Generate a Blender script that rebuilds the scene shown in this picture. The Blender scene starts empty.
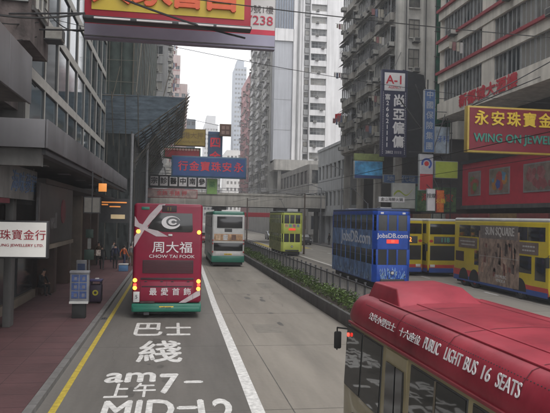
import bpy, bmesh, math, random
from mathutils import Vector, Matrix
random.seed(7)
R = math.radians
scene = bpy.context.scene
C = scene.collection

# ------------------------------------------------------------------ camera
cam = bpy.data.cameras.new('camera'); cam_o = bpy.data.objects.new('camera', cam); C.objects.link(cam_o)
rx = Vector((0.98676431, -0.16076908, 0.02120156)); dn = Vector((0.02368234, 0.01353007, -0.99962797)); fw = Vector((0.16042241, 0.98689931, 0.01715838))
m = Matrix.Identity(4)
for i in range(3):
    m[i][0] = rx[i]; m[i][1] = -dn[i]; m[i][2] = -fw[i]
m[0][3], m[1][3], m[2][3] = 0.0, 0.0, 3.95
cam_o.matrix_world = m
cam.sensor_width = 36; cam.lens = 620 / 550 * 36; cam.clip_end = 5000; cam.clip_start = 0.1
scene.camera = cam_o

# ------------------------------------------------------------------ sky, sun, exposure
SUN_EL, SUN_ROT = R(58), R(150)
w = bpy.data.worlds.new('World'); scene.world = w; w.use_nodes = True
nt = w.node_tree; nt.nodes.clear()
sky = nt.nodes.new('ShaderNodeTexSky'); sky.sky_type = 'NISHITA'; sky.sun_disc = False
sky.sun_elevation = SUN_EL; sky.sun_rotation = SUN_ROT; sky.dust_density = 6; sky.air_density = 1.5
hs = nt.nodes.new('ShaderNodeHueSaturation'); hs.inputs['Saturation'].default_value = 0.15
mixc = nt.nodes.new('ShaderNodeMix'); mixc.data_type = 'RGBA'
tc = nt.nodes.new('ShaderNodeTexCoord'); nz = nt.nodes.new('ShaderNodeTexNoise'); nz.inputs['Scale'].default_value = 2.0; nz.inputs['Detail'].default_value = 5
mr = nt.nodes.new('ShaderNodeMapRange'); mr.inputs['To Min'].default_value = 0.82; mr.inputs['To Max'].default_value = 0.96
bg = nt.nodes.new('ShaderNodeBackground'); bg.inputs['Strength'].default_value = 0.125
out = nt.nodes.new('ShaderNodeOutputWorld')
mixc.inputs['B'].default_value = (9.0, 9.05, 9.3, 1)      # overcast cloud deck
nt.links.new(tc.outputs['Generated'], nz.inputs['Vector']); nt.links.new(nz.outputs['Fac'], mr.inputs['Value'])
nt.links.new(mr.outputs['Result'], mixc.inputs['Factor'])
nt.links.new(sky.outputs['Color'], hs.inputs['Color']); nt.links.new(hs.outputs['Color'], mixc.inputs['A'])
nt.links.new(mixc.outputs['Result'], bg.inputs['Color']); nt.links.new(bg.outputs['Background'], out.inputs['Surface'])
sl = bpy.data.lights.new('sun', 'SUN'); sl.energy = 0.7; sl.angle = R(25); sl.color = (1, .97, .92)
so = bpy.data.objects.new('sun', sl); C.objects.link(so)
sd = Vector((math.sin(SUN_ROT) * math.cos(SUN_EL), math.cos(SUN_ROT) * math.cos(SUN_EL), math.sin(SUN_EL)))
so.rotation_euler = sd.to_track_quat('Z', 'Y').to_euler()
vs = scene.view_settings; vs.view_transform = 'Standard'; vs.look = 'None'; vs.gamma = 1; vs.exposure = 0.98; vs.use_curve_mapping = False
scene.cycles.max_bounces = 6; scene.cycles.volume_bounces = 0; scene.cycles.use_denoising = True

# ------------------------------------------------------------------ materials
MATS = {}
def M(name, col, rough=.8, var=.18, scale=1.5, bump=.0, metal=0, streak=0, spec=.5, emis=None, es=1, coat=0, stretch=None, col2=None, thr=.5):
    if name in MATS: return MATS[name]
    mt = bpy.data.materials.new(name); mt.use_nodes = True; n = mt.node_tree; b = n.nodes['Principled BSDF']
    b.inputs['Roughness'].default_value = rough; b.inputs['Metallic'].default_value = metal
    b.inputs['Specular IOR Level'].default_value = spec; b.inputs['Coat Weight'].default_value = coat
    geo = n.nodes.new('ShaderNodeNewGeometry'); mp = n.nodes.new('ShaderNodeMapping')
    if stretch: mp.inputs['Scale'].default_value = stretch
    n.links.new(geo.outputs['Position'], mp.inputs['Vector'])
    no = n.nodes.new('ShaderNodeTexNoise'); no.inputs['Scale'].default_value = scale; no.inputs['Detail'].default_value = 8; no.inputs['Roughness'].default_value = .65
    n.links.new(mp.outputs['Vector'], no.inputs['Vector'])
    rg = n.nodes.new('ShaderNodeMapRange'); rg.inputs['From Min'].default_value = .3; rg.inputs['From Max'].default_value = .7
    n.links.new(no.outputs['Fac'], rg.inputs['Value'])
    mx = n.nodes.new('ShaderNodeMix'); mx.data_type = 'RGBA'
    a = tuple(c * (1 - var) for c in col) + (1,); c2 = tuple(min(1, c * (1 + var)) for c in (col2 or col)) + (1,)
    mx.inputs['A'].default_value = a; mx.inputs['B'].default_value = c2
    n.links.new(rg.outputs['Result'], mx.inputs['Factor'])
    last = mx.outputs['Result']
    if streak:
        mp2 = n.nodes.new('ShaderNodeMapping'); mp2.inputs['Scale'].default_value = (1.6, 1.6, .07); n.links.new(geo.outputs['Position'], mp2.inputs['Vector'])
        n2 = n.nodes.new('ShaderNodeTexNoise'); n2.inputs['Scale'].default_value = 1.3; n2.inputs['Detail'].default_value = 6; n.links.new(mp2.outputs['Vector'], n2.inputs['Vector'])
        r2 = n.nodes.new('ShaderNodeMapRange'); r2.inputs['From Min'].default_value = .35; r2.inputs['From Max'].default_value = .65
        r2.inputs['To Min'].default_value = 1 - streak; r2.inputs['To Max'].default_value = 1
        n.links.new(n2.outputs['Fac'], r2.inputs['Value'])
        m2 = n.nodes.new('ShaderNodeVectorMath'); m2.operation = 'SCALE'
        n.links.new(last, m2.inputs[0]); n.links.new(r2.outputs['Result'], m2.inputs['Scale']); last = m2.outputs['Vector']
    n.links.new(last, b.inputs['Base Color'])
    if bump:
        bp = n.nodes.new('ShaderNodeBump'); bp.inputs['Strength'].default_value = bump; bp.inputs['Distance'].default_value = .03
        nb = n.nodes.new('ShaderNodeTexNoise'); nb.inputs['Scale'].default_value = scale * 9; nb.inputs['Detail'].default_value = 6
        n.links.new(geo.outputs['Position'], nb.inputs['Vector']); n.links.new(nb.outputs['Fac'], bp.inputs['Height']); n.links.new(bp.outputs['Normal'], b.inputs['Normal'])
    if emis:
        b.inputs['Emission Color'].default_value = tuple(emis) + (1,); b.inputs['Emission Strength'].default_value = es
    MATS[name] = mt; return mt

def glass_mat(name, dark, light, frac, rough=.07, wavy=0):
    """window glass with the room or curtain behind it; each pane draws its own tone"""
    mt = bpy.data.materials.new(name); mt.use_nodes = True; n = mt.node_tree; b = n.nodes['Principled BSDF']
    b.inputs['Roughness'].default_value = rough; b.inputs['Specular IOR Level'].default_value = .6
    geo = n.nodes.new('ShaderNodeNewGeometry'); wn = n.nodes.new('ShaderNodeTexNoise'); wn.inputs['Scale'].default_value = .9; wn.inputs['Detail'].default_value = 3
    n.links.new(geo.outputs['Position'], wn.inputs['Vector'])
    oi = n.nodes.new('ShaderNodeObjectInfo'); ad = n.nodes.new('ShaderNodeMath'); ad.operation = 'MULTIPLY_ADD'
    n.links.new(wn.outputs['Fac'], ad.inputs[0]); ad.inputs[1].default_value = .8; n.links.new(oi.outputs['Random'], ad.inputs[2])
    rg = n.nodes.new('ShaderNodeMapRange'); rg.inputs['From Min'].default_value = 1.35 - frac; rg.inputs['From Max'].default_value = 1.45 - frac * .6
    n.links.new(ad.outputs[0], rg.inputs['Value'])
    mx = n.nodes.new('ShaderNodeMix'); mx.data_type = 'RGBA'; mx.inputs['A'].default_value = dark + (1,); mx.inputs['B'].default_value = light + (1,)
    n.links.new(rg.outputs['Result'], mx.inputs['Factor']); n.links.new(mx.outputs['Result'], b.inputs['Base Color'])
    if wavy:
        bp = n.nodes.new('ShaderNodeBump'); bp.inputs['Strength'].default_value = wavy; bp.inputs['Distance'].default_value = .1
        nb = n.nodes.new('ShaderNodeTexNoise'); nb.inputs['Scale'].default_value = 1.7; n.links.new(geo.outputs['Position'], nb.inputs['Vector']); n.links.new(nb.outputs['Fac'], bp.inputs['Height']); n.links.new(bp.outputs['Normal'], b.inputs['Normal'])
    MATS[name] = mt; return mt

def cloth_mat(name, col, thru, scale, stretch=(1, 1, 1)):
    """woven sheet or net that lets some daylight through"""
    mt = M(name, col, .8, .4, scale, .4, stretch=stretch); n = mt.node_tree; b = n.nodes['Principled BSDF']; o = n.nodes['Material Output']
    tr = n.nodes.new('ShaderNodeBsdfTranslucent'); mx = n.nodes.new('ShaderNodeMixShader'); mx.inputs[0].default_value = thru
    n.links.new(b.inputs['Base Color'].links[0].from_socket, tr.inputs['Color'])
    n.links.new(b.outputs[0], mx.inputs[1]); n.links.new(tr.outputs[0], mx.inputs[2]); n.links.new(mx.outputs[0], o.inputs['Surface']); return mt

lane_m = M('bus_lane_concrete', (.115, .106, .095), .82, .28, .8, .35, stretch=(1, .12, 1))
road_m = M('road_concrete', (.195, .175, .148), .82, .27, .7, .35, stretch=(1, .12, 1), streak=0)
road2_m = M('tram_road_concrete', (.235, .215, .185), .85, .14, .4, .3, stretch=(1, .15, 1))
ground_m = M('asphalt', (.06, .06, .06), .9, .2, .6, .2)
joint_m = M('joint_tar', (.085, .08, .073), .9, .4, 3)
pave_m = M('pavement_red', (.078, .034, .036), .75, .3, .9, .25)
kerb_m = M('kerb_granite', (.13, .125, .12), .8, .25, 3, .3)
white_paint = M('road_paint_white', (.50, .49, .47), .7, .3, 7, .2, col2=(.58, .57, .55))
yellow_paint = M('road_paint_yellow', (.40, .30, .035), .7, .35, 7, .2)
steel_dark = M('dark_steel', (.035, .035, .038), .5, .2, 5)
steel_grey = M('grey_steel', (.22, .22, .23), .5, .2, 5, metal=.3)
black_m = M('black_rubber', (.012, .012, .012), .8)
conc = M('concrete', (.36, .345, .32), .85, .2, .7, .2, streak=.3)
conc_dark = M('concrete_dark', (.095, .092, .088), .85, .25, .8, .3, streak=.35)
conc_stain = M('concrete_stained', (.13, .105, .10), .88, .5, 1.4, .5, streak=.4)
panel_grey = M('canopy_panel', (.115, .112, .118), .55, .12, .8, streak=.2)
cream = M('cream_render', (.62, .58, .51), .85, .15, .6, .15, streak=.3)
red_band = M('red_band', (.30, .035, .045), .7, .15, 2, streak=.2)
white_wall = M('white_wall', (.68, .67, .67), .8, .1, .3, streak=.2)
slab_wall = M('slab_wall', (.42, .43, .46), .8, .08, .2, streak=.15)
pink_wall = M('pink_wall', (.46, .25, .25), .8, .15, .3, streak=.25)
grey_wall = M('grey_wall', (.30, .30, .30), .85, .2, .4, streak=.35)
tile_wall = M('mosaic_tile_wall', (.44, .43, .40), .8, .2, .5, .2, streak=.35)
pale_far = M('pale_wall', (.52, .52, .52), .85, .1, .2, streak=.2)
glass = glass_mat('window_glass', (.018, .022, .026), (.22, .21, .19), .75)
glass_b = glass_mat('window_glass_blue', (.012, .022, .030), (.08, .11, .13), .7)
glass_v = glass_mat('vehicle_glass', (.012, .013, .014), (.03, .03, .03), .5, .12)
frame_w = M('window_frame', (.40, .39, .36), .6)
frame_alu = M('window_frame_alu', (.30, .31, .31), .5, metal=.3)
frame_d = M('window_frame_dark', (.06, .06, .06), .6)
ac_m = M('ac_casing', (.36, .35, .32), .7, .3, 3)
net_m = cloth_mat('green_netting', (.04, .058, .052), .22, 1.1)
sheet_m = cloth_mat('blue_sheeting', (.15, .19, .225), .42, 1.3, (1, 1, 4))
bamboo = M('bamboo', (.13, .115, .09), .7, .25, 3)
leaf_m = M('hedge_leaf', (.055, .105, .025), .7, .5, 5, col2=(.09, .14, .03))
soil_m = M('soil', (.05, .04, .03), 1)
red_m = M('bus_red', (.19, .004, .026), .42, .14, 1.3, coat=.08, spec=.35)
green_m = M('bus_green', (.01, .13, .085), .4, .1, 2, coat=.2)
silver_m = M('ribbon_silver', (.42, .36, .37), .45, .2, 3)
white_body = M('body_white', (.47, .47, .455), .45, .15, 1.2, coat=.1)
grille_m = M('grille_dark', (.03, .014, .018), .6)
yellow_m = M('bus_yellow', (.48, .37, .014), .4, .12, 1.5, coat=.25)
stripe_red = M('stripe_red', (.42, .035, .03), .45, .1, 2)
stripe_blue = M('stripe_blue', (.02, .06, .25), .45, .1, 2)
tram_blue = M('tram_blue', (.006, .055, .33), .45, .3, 1.6, coat=.05, spec=.35)
tram_art = M('tram_art', (.03, .05, .13), .45, .6, 2.2, col2=(.10, .20, .42), stretch=(1, 1, .5))
tram_green = M('tram_green', (.50, .56, .10), .5, .1, 2, coat=.1)
tram_olive = M('tram_side_olive', (.30, .31, .11), .6, .35, 3)
mini_red = M('minibus_red', (.16, .006, .018), .48, .2, 1.1, .08, coat=.05, spec=.35, col2=(.25, .025, .04))
mini_cream = M('minibus_cream', (.27, .23, .13), .45, .15, 2, coat=.2)
amber = M('amber_lamp', (.8, .3, .02), .4, emis=(1, .45, .05), es=1.7)
redlamp = M('red_lamp', (.6, .02, .02), .4, emis=(1, .05, .03), es=1.6)
lamp_dull = M('lamp_glass', (.5, .5, .5), .2)
led_or = M('led_orange', (.6, .15, .02), .5, emis=(1, .3, .05), es=.9)
led_red = M('led_red', (.5, .03, .02), .5, emis=(.8, .05, .03), es=.4)
white_ink = M('white_lettering', (.62, .60, .60), .6, .1)
plate_y = M('plate_yellow', (.62, .42, .03), .5)
skin_m = M('skin', (.36, .21, .15), .6)
hair_m = M('hair', (.012, .010, .010), .6)
wood_m = M('brown_cladding', (.085, .05, .038), .7, .3, 1.5, streak=.3)

# ------------------------------------------------------------------ mesh helpers
def link(o, parent=None):
    C.objects.link(o)
    if parent is not None: o.parent = parent
    return o
def tag(o, label=None, cat=None, group=None, kind=None):
    if label: o['label'] = label
    if cat: o['category'] = cat
    if group: o['group'] = group
    if kind: o['kind'] = kind
    return o
def thing(name, label, cat, loc=(0, 0, 0), group=None, rotz=0):
    o = bpy.data.objects.new(name, None); C.objects.link(o); o.location = loc; o.rotation_euler = (0, 0, rotz); o.empty_display_size = .3
    return tag(o, label, cat, group)
class MB:
    def __init__(s): s.v = []; s.f = []; s.mi = []; s.mats = []
    def mat(s, m):
        if m not in s.mats: s.mats.append(m)
        return s.mats.index(m)
    def add(s, vs, fs, m):
        k = len(s.v); i = s.mat(m); s.v += [tuple(v) for v in vs]
        for f in fs: s.f.append([a + k for a in f]); s.mi.append(i)
    def box(s, x0, x1, y0, y1, z0, z1, m):
        if x0 > x1: x0, x1 = x1, x0
        if y0 > y1: y0, y1 = y1, y0
        if z0 > z1: z0, z1 = z1, z0
        vs = [(x, y, z) for z in (z0, z1) for x, y in ((x0, y0), (x1, y0), (x1, y1), (x0, y1))]
        s.add(vs, [(3, 2, 1, 0), (4, 5, 6, 7), (0, 1, 5, 4), (1, 2, 6, 5), (2, 3, 7, 6), (3, 0, 4, 7)], m)
    def quad(s, a, b, c, d, m): s.add([a, b, c, d], [(0, 1, 2, 3)], m)
    def prism(s, pts, vec, m):
        """planar polygon pts swept by vec"""
        n = len(pts); P = [Vector(p) for p in pts]; Q = [p + Vector(vec) for p in P]
        s.add(P + Q, [tuple(range(n))[::-1], tuple(range(n, 2 * n))] + [(i, (i + 1) % n, n + (i + 1) % n, n + i) for i in range(n)], m)
    def tube(s, p0, p1, r, m, n=6, r1=None):
        p0 = Vector(p0); p1 = Vector(p1); d = (p1 - p0)
        if d.length < 1e-6: return
        d.normalize(); a = d.orthogonal().normalized(); b = d.cross(a); r1 = r if r1 is None else r1
        vs = [p0 + (a * math.cos(2 * math.pi * i / n) + b * math.sin(2 * math.pi * i / n)) * r for i in range(n)]
        vs += [p1 + (a * math.cos(2 * math.pi * i / n) + b * math.sin(2 * math.pi * i / n)) * r1 for i in range(n)]
        s.add(vs, [tuple(range(n))[::-1], tuple(range(n, 2 * n))] + [(i, (i + 1) % n, n + (i + 1) % n, n + i) for i in range(n)], m)
    def path(s, pts, r, m, n=5):
        for a, b in zip(pts, pts[1:]): s.tube(a, b, r, m, n)
    def merge(s, me, mat4):
        k = len(s.v); s.v += [tuple(mat4 @ v.co) for v in me.vertices]
        idx = [s.mat(mm) for mm in me.materials]
        for p in me.polygons: s.f.append([a + k for a in p.vertices]); s.mi.append(idx[p.material_index])
    def build(s, name, parent=None, world=False, bevel=0, smooth=False, seg=2):
        me = bpy.data.meshes.new(name)
        off = parent.location if (world and parent is not None) else Vector((0, 0, 0))
        me.from_pydata([Vector(v) - off for v in s.v], [], s.f)
        for mm in s.mats: me.materials.append(mm)
        me.polygons.foreach_set('material_index', s.mi)
        bm = bmesh.new(); bm.from_mesh(me); bmesh.ops.recalc_face_normals(bm, faces=bm.faces)
        if bevel:
            bmesh.ops.remove_doubles(bm, verts=bm.verts, dist=1e-5)
            es = [e for e in bm.edges if len(e.link_faces) == 2 and e.calc_face_angle(0) > .6]
            bmesh.ops.bevel(bm, geom=es, offset=bevel, segments=seg, affect='EDGES', profile=.5, clamp_overlap=True)
        bm.to_mesh(me); bm.free()
        if smooth or bevel:
            for p in me.polygons: p.use_smooth = True
            try: me.set_sharp_from_angle(angle=R(35))
            except Exception: pass
        o = bpy.data.objects.new(name, me); return link(o, parent)
def part(name, parent, m, x0, x1, y0, y1, z0, z1, world=False, bevel=0, seg=2):
    b = MB(); b.box(x0, x1, y0, y1, z0, z1, m); return b.build(name, parent, world, bevel, seg=seg)
def text(name, parent, body, loc, size, m, rz=0, flat=False, align='CENTER', ext=.008, sx=1, sy=1, world=False, bold=0, valign='CENTER', shear=0):
    """lettering as a mesh standing upright and reading from -Y (rz turns it); flat lays it on the ground"""
    c = bpy.data.curves.new('t', 'FONT'); c.body = body; c.size = size; c.extrude = ext; c.align_x = align; c.align_y = valign; c.offset = 0; c.shear = shear; c.resolution_u = 3
    o = bpy.data.objects.new('t', c); C.objects.link(o); bpy.context.view_layer.update()
    me = bpy.data.meshes.new_from_object(o.evaluated_get(bpy.context.evaluated_depsgraph_get()))
    bpy.data.objects.remove(o); bpy.data.curves.remove(c)
    S = Matrix.Diagonal((sx, sy, 1, 1)); X = Matrix.Identity(4) if flat else Matrix.Rotation(R(90), 4, 'X')
    if bold:      # heavier strokes: shifted layers of the same glyphs, each a hair in front of the last
        n0 = len(me.vertices); vs = [v.co.copy() for v in me.vertices]; fs = [list(p.vertices) for p in me.polygons]; V = []; F = []; bb = bold * size * .9
        for k, (dx, dy) in enumerate(((-1, 0), (1, 0), (0, 1), (0, -1), (0, 0))):
            V += [v + Vector((dx * bb / max(.01, sx), dy * bb, .0011 * k if not flat else .0006 * k)) for v in vs]; F += [[a + k * n0 for a in f] for f in fs]
        me = bpy.data.meshes.new('t'); me.from_pydata(V, [], F)
    off = parent.location if (world and parent is not None) else Vector((0, 0, 0))
    me.transform(Matrix.Translation(Vector(loc) - off) @ Matrix.Rotation(rz, 4, 'Z') @ X @ S)
    me.materials.clear(); me.materials.append(m); me.name = name
    return link(bpy.data.objects.new(name, me), parent)
def copy_tree(o, parent=None):
    c = o.copy(); C.objects.link(c); c.parent = parent
    for ch in list(o.children): copy_tree(ch, c)
    return c
CAM = Vector((0, 0, 3.95))

# ------------------------------------------------------------------ facades
def win_mesh(name, w, h, fm, gm, nx=2, ny=1, t=.07, sill=None, transom=None):
    b = MB(); d0, d1 = -.07, .03
    b.box(-w/2, w/2, -.01, .02, 0, h, gm)
    b.box(-w/2, -w/2 + t, d0, d1, 0, h, fm); b.box(w/2 - t, w/2, d0, d1, 0, h, fm)
    b.box(-w/2 + t, w/2 - t, d0, d1, 0, t, fm); b.box(-w/2 + t, w/2 - t, d0, d1, h - t, h, fm)
    for i in range(1, nx): x = -w/2 + w * i / nx; b.box(x - t*.4, x + t*.4, d0 + .01, d1 - .02, t, h - t, fm)
    for j in range(1, ny): z = h * j / ny; b.box(-w/2 + t, w/2 - t, d0 + .015, d1 - .025, z - t*.4, z + t*.4, fm)
    if transom: b.box(-w/2 + t, w/2 - t, d0 + .015, d1 - .025, h * transom - .03, h * transom + .03, fm)
    if sill: b.box(-w/2 - .05, w/2 + .05, -.22, -.075, -.1, -.002, sill)
    o = b.build(name); me = o.data; bpy.data.objects.remove(o); return me
def ac_mesh():
    b = MB(); b.box(-.33, .33, -.62, -.05, 0, .42, ac_m); b.box(-.27, .27, -.632, -.622, .05, .37, frame_d)
    b.box(-.36, .36, -.58, 0, -.05, -.01, steel_dark); o = b.build('ac'); me = o.data; bpy.data.objects.remove(o); return me
AC = ac_mesh()
def cage_mesh(w, h):
    b = MB(); d = -.55
    for x in [(-w/2) + w * i / 7 for i in range(8)]: b.tube((x, d, 0), (x, d, h), .018, steel_grey, 4)
    for z in (0, h * .5, h):
        b.tube((-w/2, d, z), (w/2, d, z), .022, steel_grey, 4)
        for sx in (-w/2, w/2): b.tube((sx, d, z), (sx, 0, z), .022, steel_grey, 4)
    b.box(-w/2 - .06, w/2 + .06, d - .1, -.04, h + .03, h + .07, M('tin_awning', (.20, .20, .18), .7, .5, 2))
    o = b.build('cage'); me = o.data; bpy.data.objects.remove(o); return me
CLOTH = [M('washing_%d' % i, c, .9, .2, 3) for i, c in enumerate([(.45, .43, .41), (.22, .10, .10), (.12, .14, .2), (.36, .33, .27), (.08, .08, .09)])]
def washing_mesh(i):
    b = MB(); rnd = random.Random(i); b.tube((0, 0, 0), (0, -1.5, .1), .02, bamboo, 4)
    y = -.2
    while y > -1.35:
        l = .2 + rnd.random() * .15; h = .5 + rnd.random() * .4; b.box(-.02, .02, y - l, y, .02 - h, .02, rnd.choice(CLOTH)); y -= l + .06
    o = b.build('w'); me = o.data; bpy.data.objects.remove(o); return me
WASH = [washing_mesh(i) for i in range(3)]
class Building:
    def __init__(s, name, label, cat, loc, group=None):
        s.root = thing(name, label, cat, loc, group); s.parts = {}; s.wall = MB()
    def place(s, kind, me, x, y, z, ang): s.parts.setdefault(kind, []).append((me, Matrix.Translation((x, y, z)) @ Matrix.Rotation(ang, 4, 'Z')))
    def lbox(s, o, ang, u0, u1, n0, n1, z0, z1, m):
        """box in facade space: u along the face, n outward"""
        ux, uy = math.cos(ang), math.sin(ang); nx, ny = math.sin(ang), -math.cos(ang)
        ps = [(o[0] + ux*a + nx*b, o[1] + uy*a + ny*b) for a, b in ((u0, n0), (u1, n0), (u1, n1), (u0, n1))]
        vs = [(x, y, z) for z in (z0, z1) for x, y in ps]
        s.wall.add(vs, [(3, 2, 1, 0), (4, 5, 6, 7), (0, 1, 5, 4), (1, 2, 6, 5), (2, 3, 7, 6), (3, 0, 4, 7)], m)
    def facade(s, o, ang, W, z0, z1, fh, nb, ww, wh, sill, wm, win, d=.22, ac=0, cage=None, wash=0, pier=True, band=None, rnd=None, skip=0):
        ux, uy = math.cos(ang), math.sin(ang); nx, ny = math.sin(ang), -math.cos(ang); bw = W / nb; z = z0; rnd = rnd or random.Random(int(z0 * 10 + W * 7))
        while z + fh <= z1 + .01:
            s.lbox(o, ang, 0, W, -.0, d, z, z + sill, wm)
            s.lbox(o, ang, 0, W, -.0, d, z + sill + wh, z + fh, wm)
            if band: s.lbox(o, ang, -.02, W + .02, d, d + .06, z + sill - band[1] - .02, z + sill - .02, band[0])
            for i in range(nb):
                cu = (i + .5) * bw
                if rnd.random() < skip: s.lbox(o, ang, cu - ww/2, cu + ww/2, 0, d - .01, z + sill, z + sill + wh, wm); continue
                x = o[0] + ux * cu + nx * .05; y = o[1] + uy * cu + ny * .05
                s.place('window', win, x, y, z + sill, ang)
                if rnd.random() < ac: s.place('air_conditioner', AC, o[0] + ux * (cu + (rnd.random() - .5) * ww * .5) + nx * (d - .02), o[1] + uy * (cu + (rnd.random() - .5) * ww * .5) + ny * (d - .02), z + sill - (.5 if rnd.random() < .6 else -.1), ang)
                if cage and rnd.random() < cage[1]: s.place('window_cage', cage[0], x + nx * (d - .05), y + ny * (d - .05), z + sill, ang)
                if rnd.random() < wash: s.place('washing_pole', rnd.choice(WASH), x + nx * d, y + ny * d, z + sill + wh * .6, ang)
            if pier and bw > ww + .02:
                for i in range(nb + 1):
                    a = max(0, i * bw - (bw - ww) / 2); b_ = min(W, i * bw + (bw - ww) / 2)
                    s.lbox(o, ang, a, b_, 0, d - .003, z + sill, z + sill + wh, wm)
            z += fh
        if z < z1 - .01: s.lbox(o, ang, 0, W, 0, d, z, z1, wm)
    def finish(s):
        loc = s.root.location
        s.wall.build('wall', s.root, world=True)
        for kind, lst in s.parts.items():
            lst.sort(key=lambda e: (e[1].translation - CAM).length)
            for me, mx in lst[:100]:
                o = bpy.data.objects.new(kind, me); o.matrix_local = Matrix.Translation(-loc) @ mx; link(o, s.root)
            if lst[100:]:
                b = MB()
                for me, mx in lst[100:]: b.merge(me, mx)
                o = b.build(kind + 's_beyond', s.root, world=True); o['kind'] = 'stuff'
        return s.root
E90, W90, S0 = R(90), R(-90), 0.0      # facades facing +X, -X, -Y

# ------------------------------------------------------------------ ground, road, pavements
def struct(name, mb, parent=None): o = mb.build(name, parent); o['kind'] = 'structure'; return o
b = MB(); b.quad((-1500, -600, -.06), (1500, -600, -.06), (1500, 2400, -.06), (-1500, 2400, -.06), ground_m); struct('ground', b)
b = MB(); b.quad((-2.6, -30, 0), (7.4, -30, 0), (7.4, 460, 0), (-2.6, 460, 0), road_m); road = struct('road', b)
b = MB(); b.quad((7.4, -30, 0), (20.8, -30, 0), (20.8, 460, 0), (7.4, 460, 0), road2_m); road2 = struct('tram_road', b)
b = MB(); b.box(-30, -2.78, -30, 460, -.05, .13, pave_m); struct('pavement', b)
b = MB(); pj = M('paver_joint', (.045, .026, .027), .9, .3, 3)
for i in range(8): b.box(-3.7 - i*.9, -3.685 - i*.9, 2, 90, .1305, .132, pj)
for i in range(98): b.box(-11, -2.79, 2 + i*.9, 2.015 + i*.9, .1305, .132, pj)
b.build('paver_joint', bpy.data.objects['pavement'])
b = MB(); b.box(20.98, 60, -30, 460, -.05, .13, M('pavement_grey', (.13, .12, .115), .85, .2, .8, .2)); struct('far_pavement', b)
def kerb(x0, x1):
    b = MB(); y = -20
    while y < 200: b.box(x0, x1, y + .01, y + .99, -.04, .125, kerb_m); y += 1
    b.box(x0, x1, 200, 460, -.04, .125, kerb_m); return b
struct('kerb', kerb(-2.775, -2.6)); struct('far_kerb', kerb(20.8, 20.975))
def line(name, x0, x1, y0, y1, m, parent, z=.004):
    b = MB(); b.quad((x0, y0, z), (x1, y0, z), (x1, y1, z), (x0, y1, z), m); o = b.build(name, parent); return o
b = MB(); b.add([(-2.6, -30, .0015), (1.6, -30, .0015), (1.86, 28, .0015), (2.19, 50, .0015), (2.3, 140, .0015), (2.3, 460, .0015), (-2.6, 460, .0015)], [tuple(range(7))], lane_m); b.build('bus_lane_surface', road)
line('yellow_line', -2.36, -2.22, -10, 180, yellow_paint, road)
b = MB(); b.add([(1.50, -10, .004), (1.79, -10, .004), (2.00, 28, .004), (1.73, 28, .004), (2.32, 50, .004), (2.06, 50, .004), (2.4, 140, .004), (2.15, 140, .004)], [(0, 1, 2, 3), (3, 2, 4, 5), (5, 4, 6, 7)], white_paint); b.build('lane_line', road)
b = MB()
for x in (2.5,): b.box(x, x + .022, -10, 200, .002, .0035, joint_m)
for i in range(-1, 30): b.box(-2.6, 6.2, i * 6.3, i * 6.3 + .018, .002, .0035, joint_m)
b.build('expansion_joint', road)
b = MB()
for x in (13.9, 17.3): b.box(x, x + .03, -10, 200, .0005, .003, joint_m)
for i in range(-1, 40): b.box(13, 20.8, i * 5.1, i * 5.1 + .03, .0005, .0025, joint_m)
b.build('expansion_joint', road2)
for x in (17.3, ):
    for i in range(14): line('lane_dash', x - .1, x + .06, 4 + i * 9, 6 + i * 9 - .5, white_paint, road2, .006)
line('platform_edge', 12.98, 13.22, -10, 150, M('pale_edge_paint', (.52, .50, .46), .8, .2, 3), road2)
line('yellow_hatching', 12.2, 12.9, 74, 96, yellow_paint, road2, .008); line('yellow_hatching', 15, 17.6, 78, 84, yellow_paint, road2, .008)
rail_m = M('rail_steel', (.12, .11, .10), .35, .2, 4, metal=.8)
for xc in (8.7, 11.95):
    for s in (-1, 1):
        b = MB(); b.box(xc + s * .535 - .03, xc + s * .535 + .03, -20, 300, .001, .006, rail_m); b.box(xc + s*.535 + .035, xc + s*.535 + .07, -20, 300, .0005, .002, joint_m)
        b.build('tram_rail', road2)
b = MB(); b.box(7.5, 12.95, -20, 300, .0004, .0012, M('trackbed', (.15, .135, .115), .85, .25, .8, .3)); b.build('trackbed', road2)
rr = random.Random(44)
stain_m = M('oil_stain', (.075, .07, .062), .7, .3, 6); patch_m = M('road_patch', (.17, .155, .133), .85, .2, 2, .3); crack_m = M('crack', (.085, .08, .072), .9)
for i in range(46):      # oil drips and dark blotches
    x = rr.choice((rr.gauss(-.3, .25), rr.gauss(4.1, .35))); y = 7 + rr.random()*55; n = 11; r0 = .04 + rr.random()*.13; a = 1 + rr.random()*2.5
    b = MB(); b.add([(x + r0*(.7 + .5*rr.random())*math.cos(6.283*k/n), y + a*r0*(.7 + .5*rr.random())*math.sin(6.283*k/n), .0021) for k in range(n)], [tuple(range(n))], stain_m); b.build('oil_stain', road)
for x, y, w_, l_ in ((2.9, 21, .9, 1.6), (4.9, 34, .8, 2.8), (-1.9, 30, .7, 2.1), (3.4, 60, 1.2, 3)):
    b = MB(); b.box(x, x + w_, y, y + l_, .0005, .0019, patch_m); b.build('road_patch', road)
for x, y, l_ in ((-1.5, 17, 5), (4.8, 27, 9)):
    b = MB(); px, py = x, y
    while py < y + l_: qx, qy = px + rr.gauss(0, .07), py + .25; b.quad((px - .006, py, .0023), (px + .006, py, .0023), (qx + .006, qy, .0023), (qx - .006, qy, .0023), crack_m); px, py = qx, qy
    b.build('crack', road)
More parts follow.
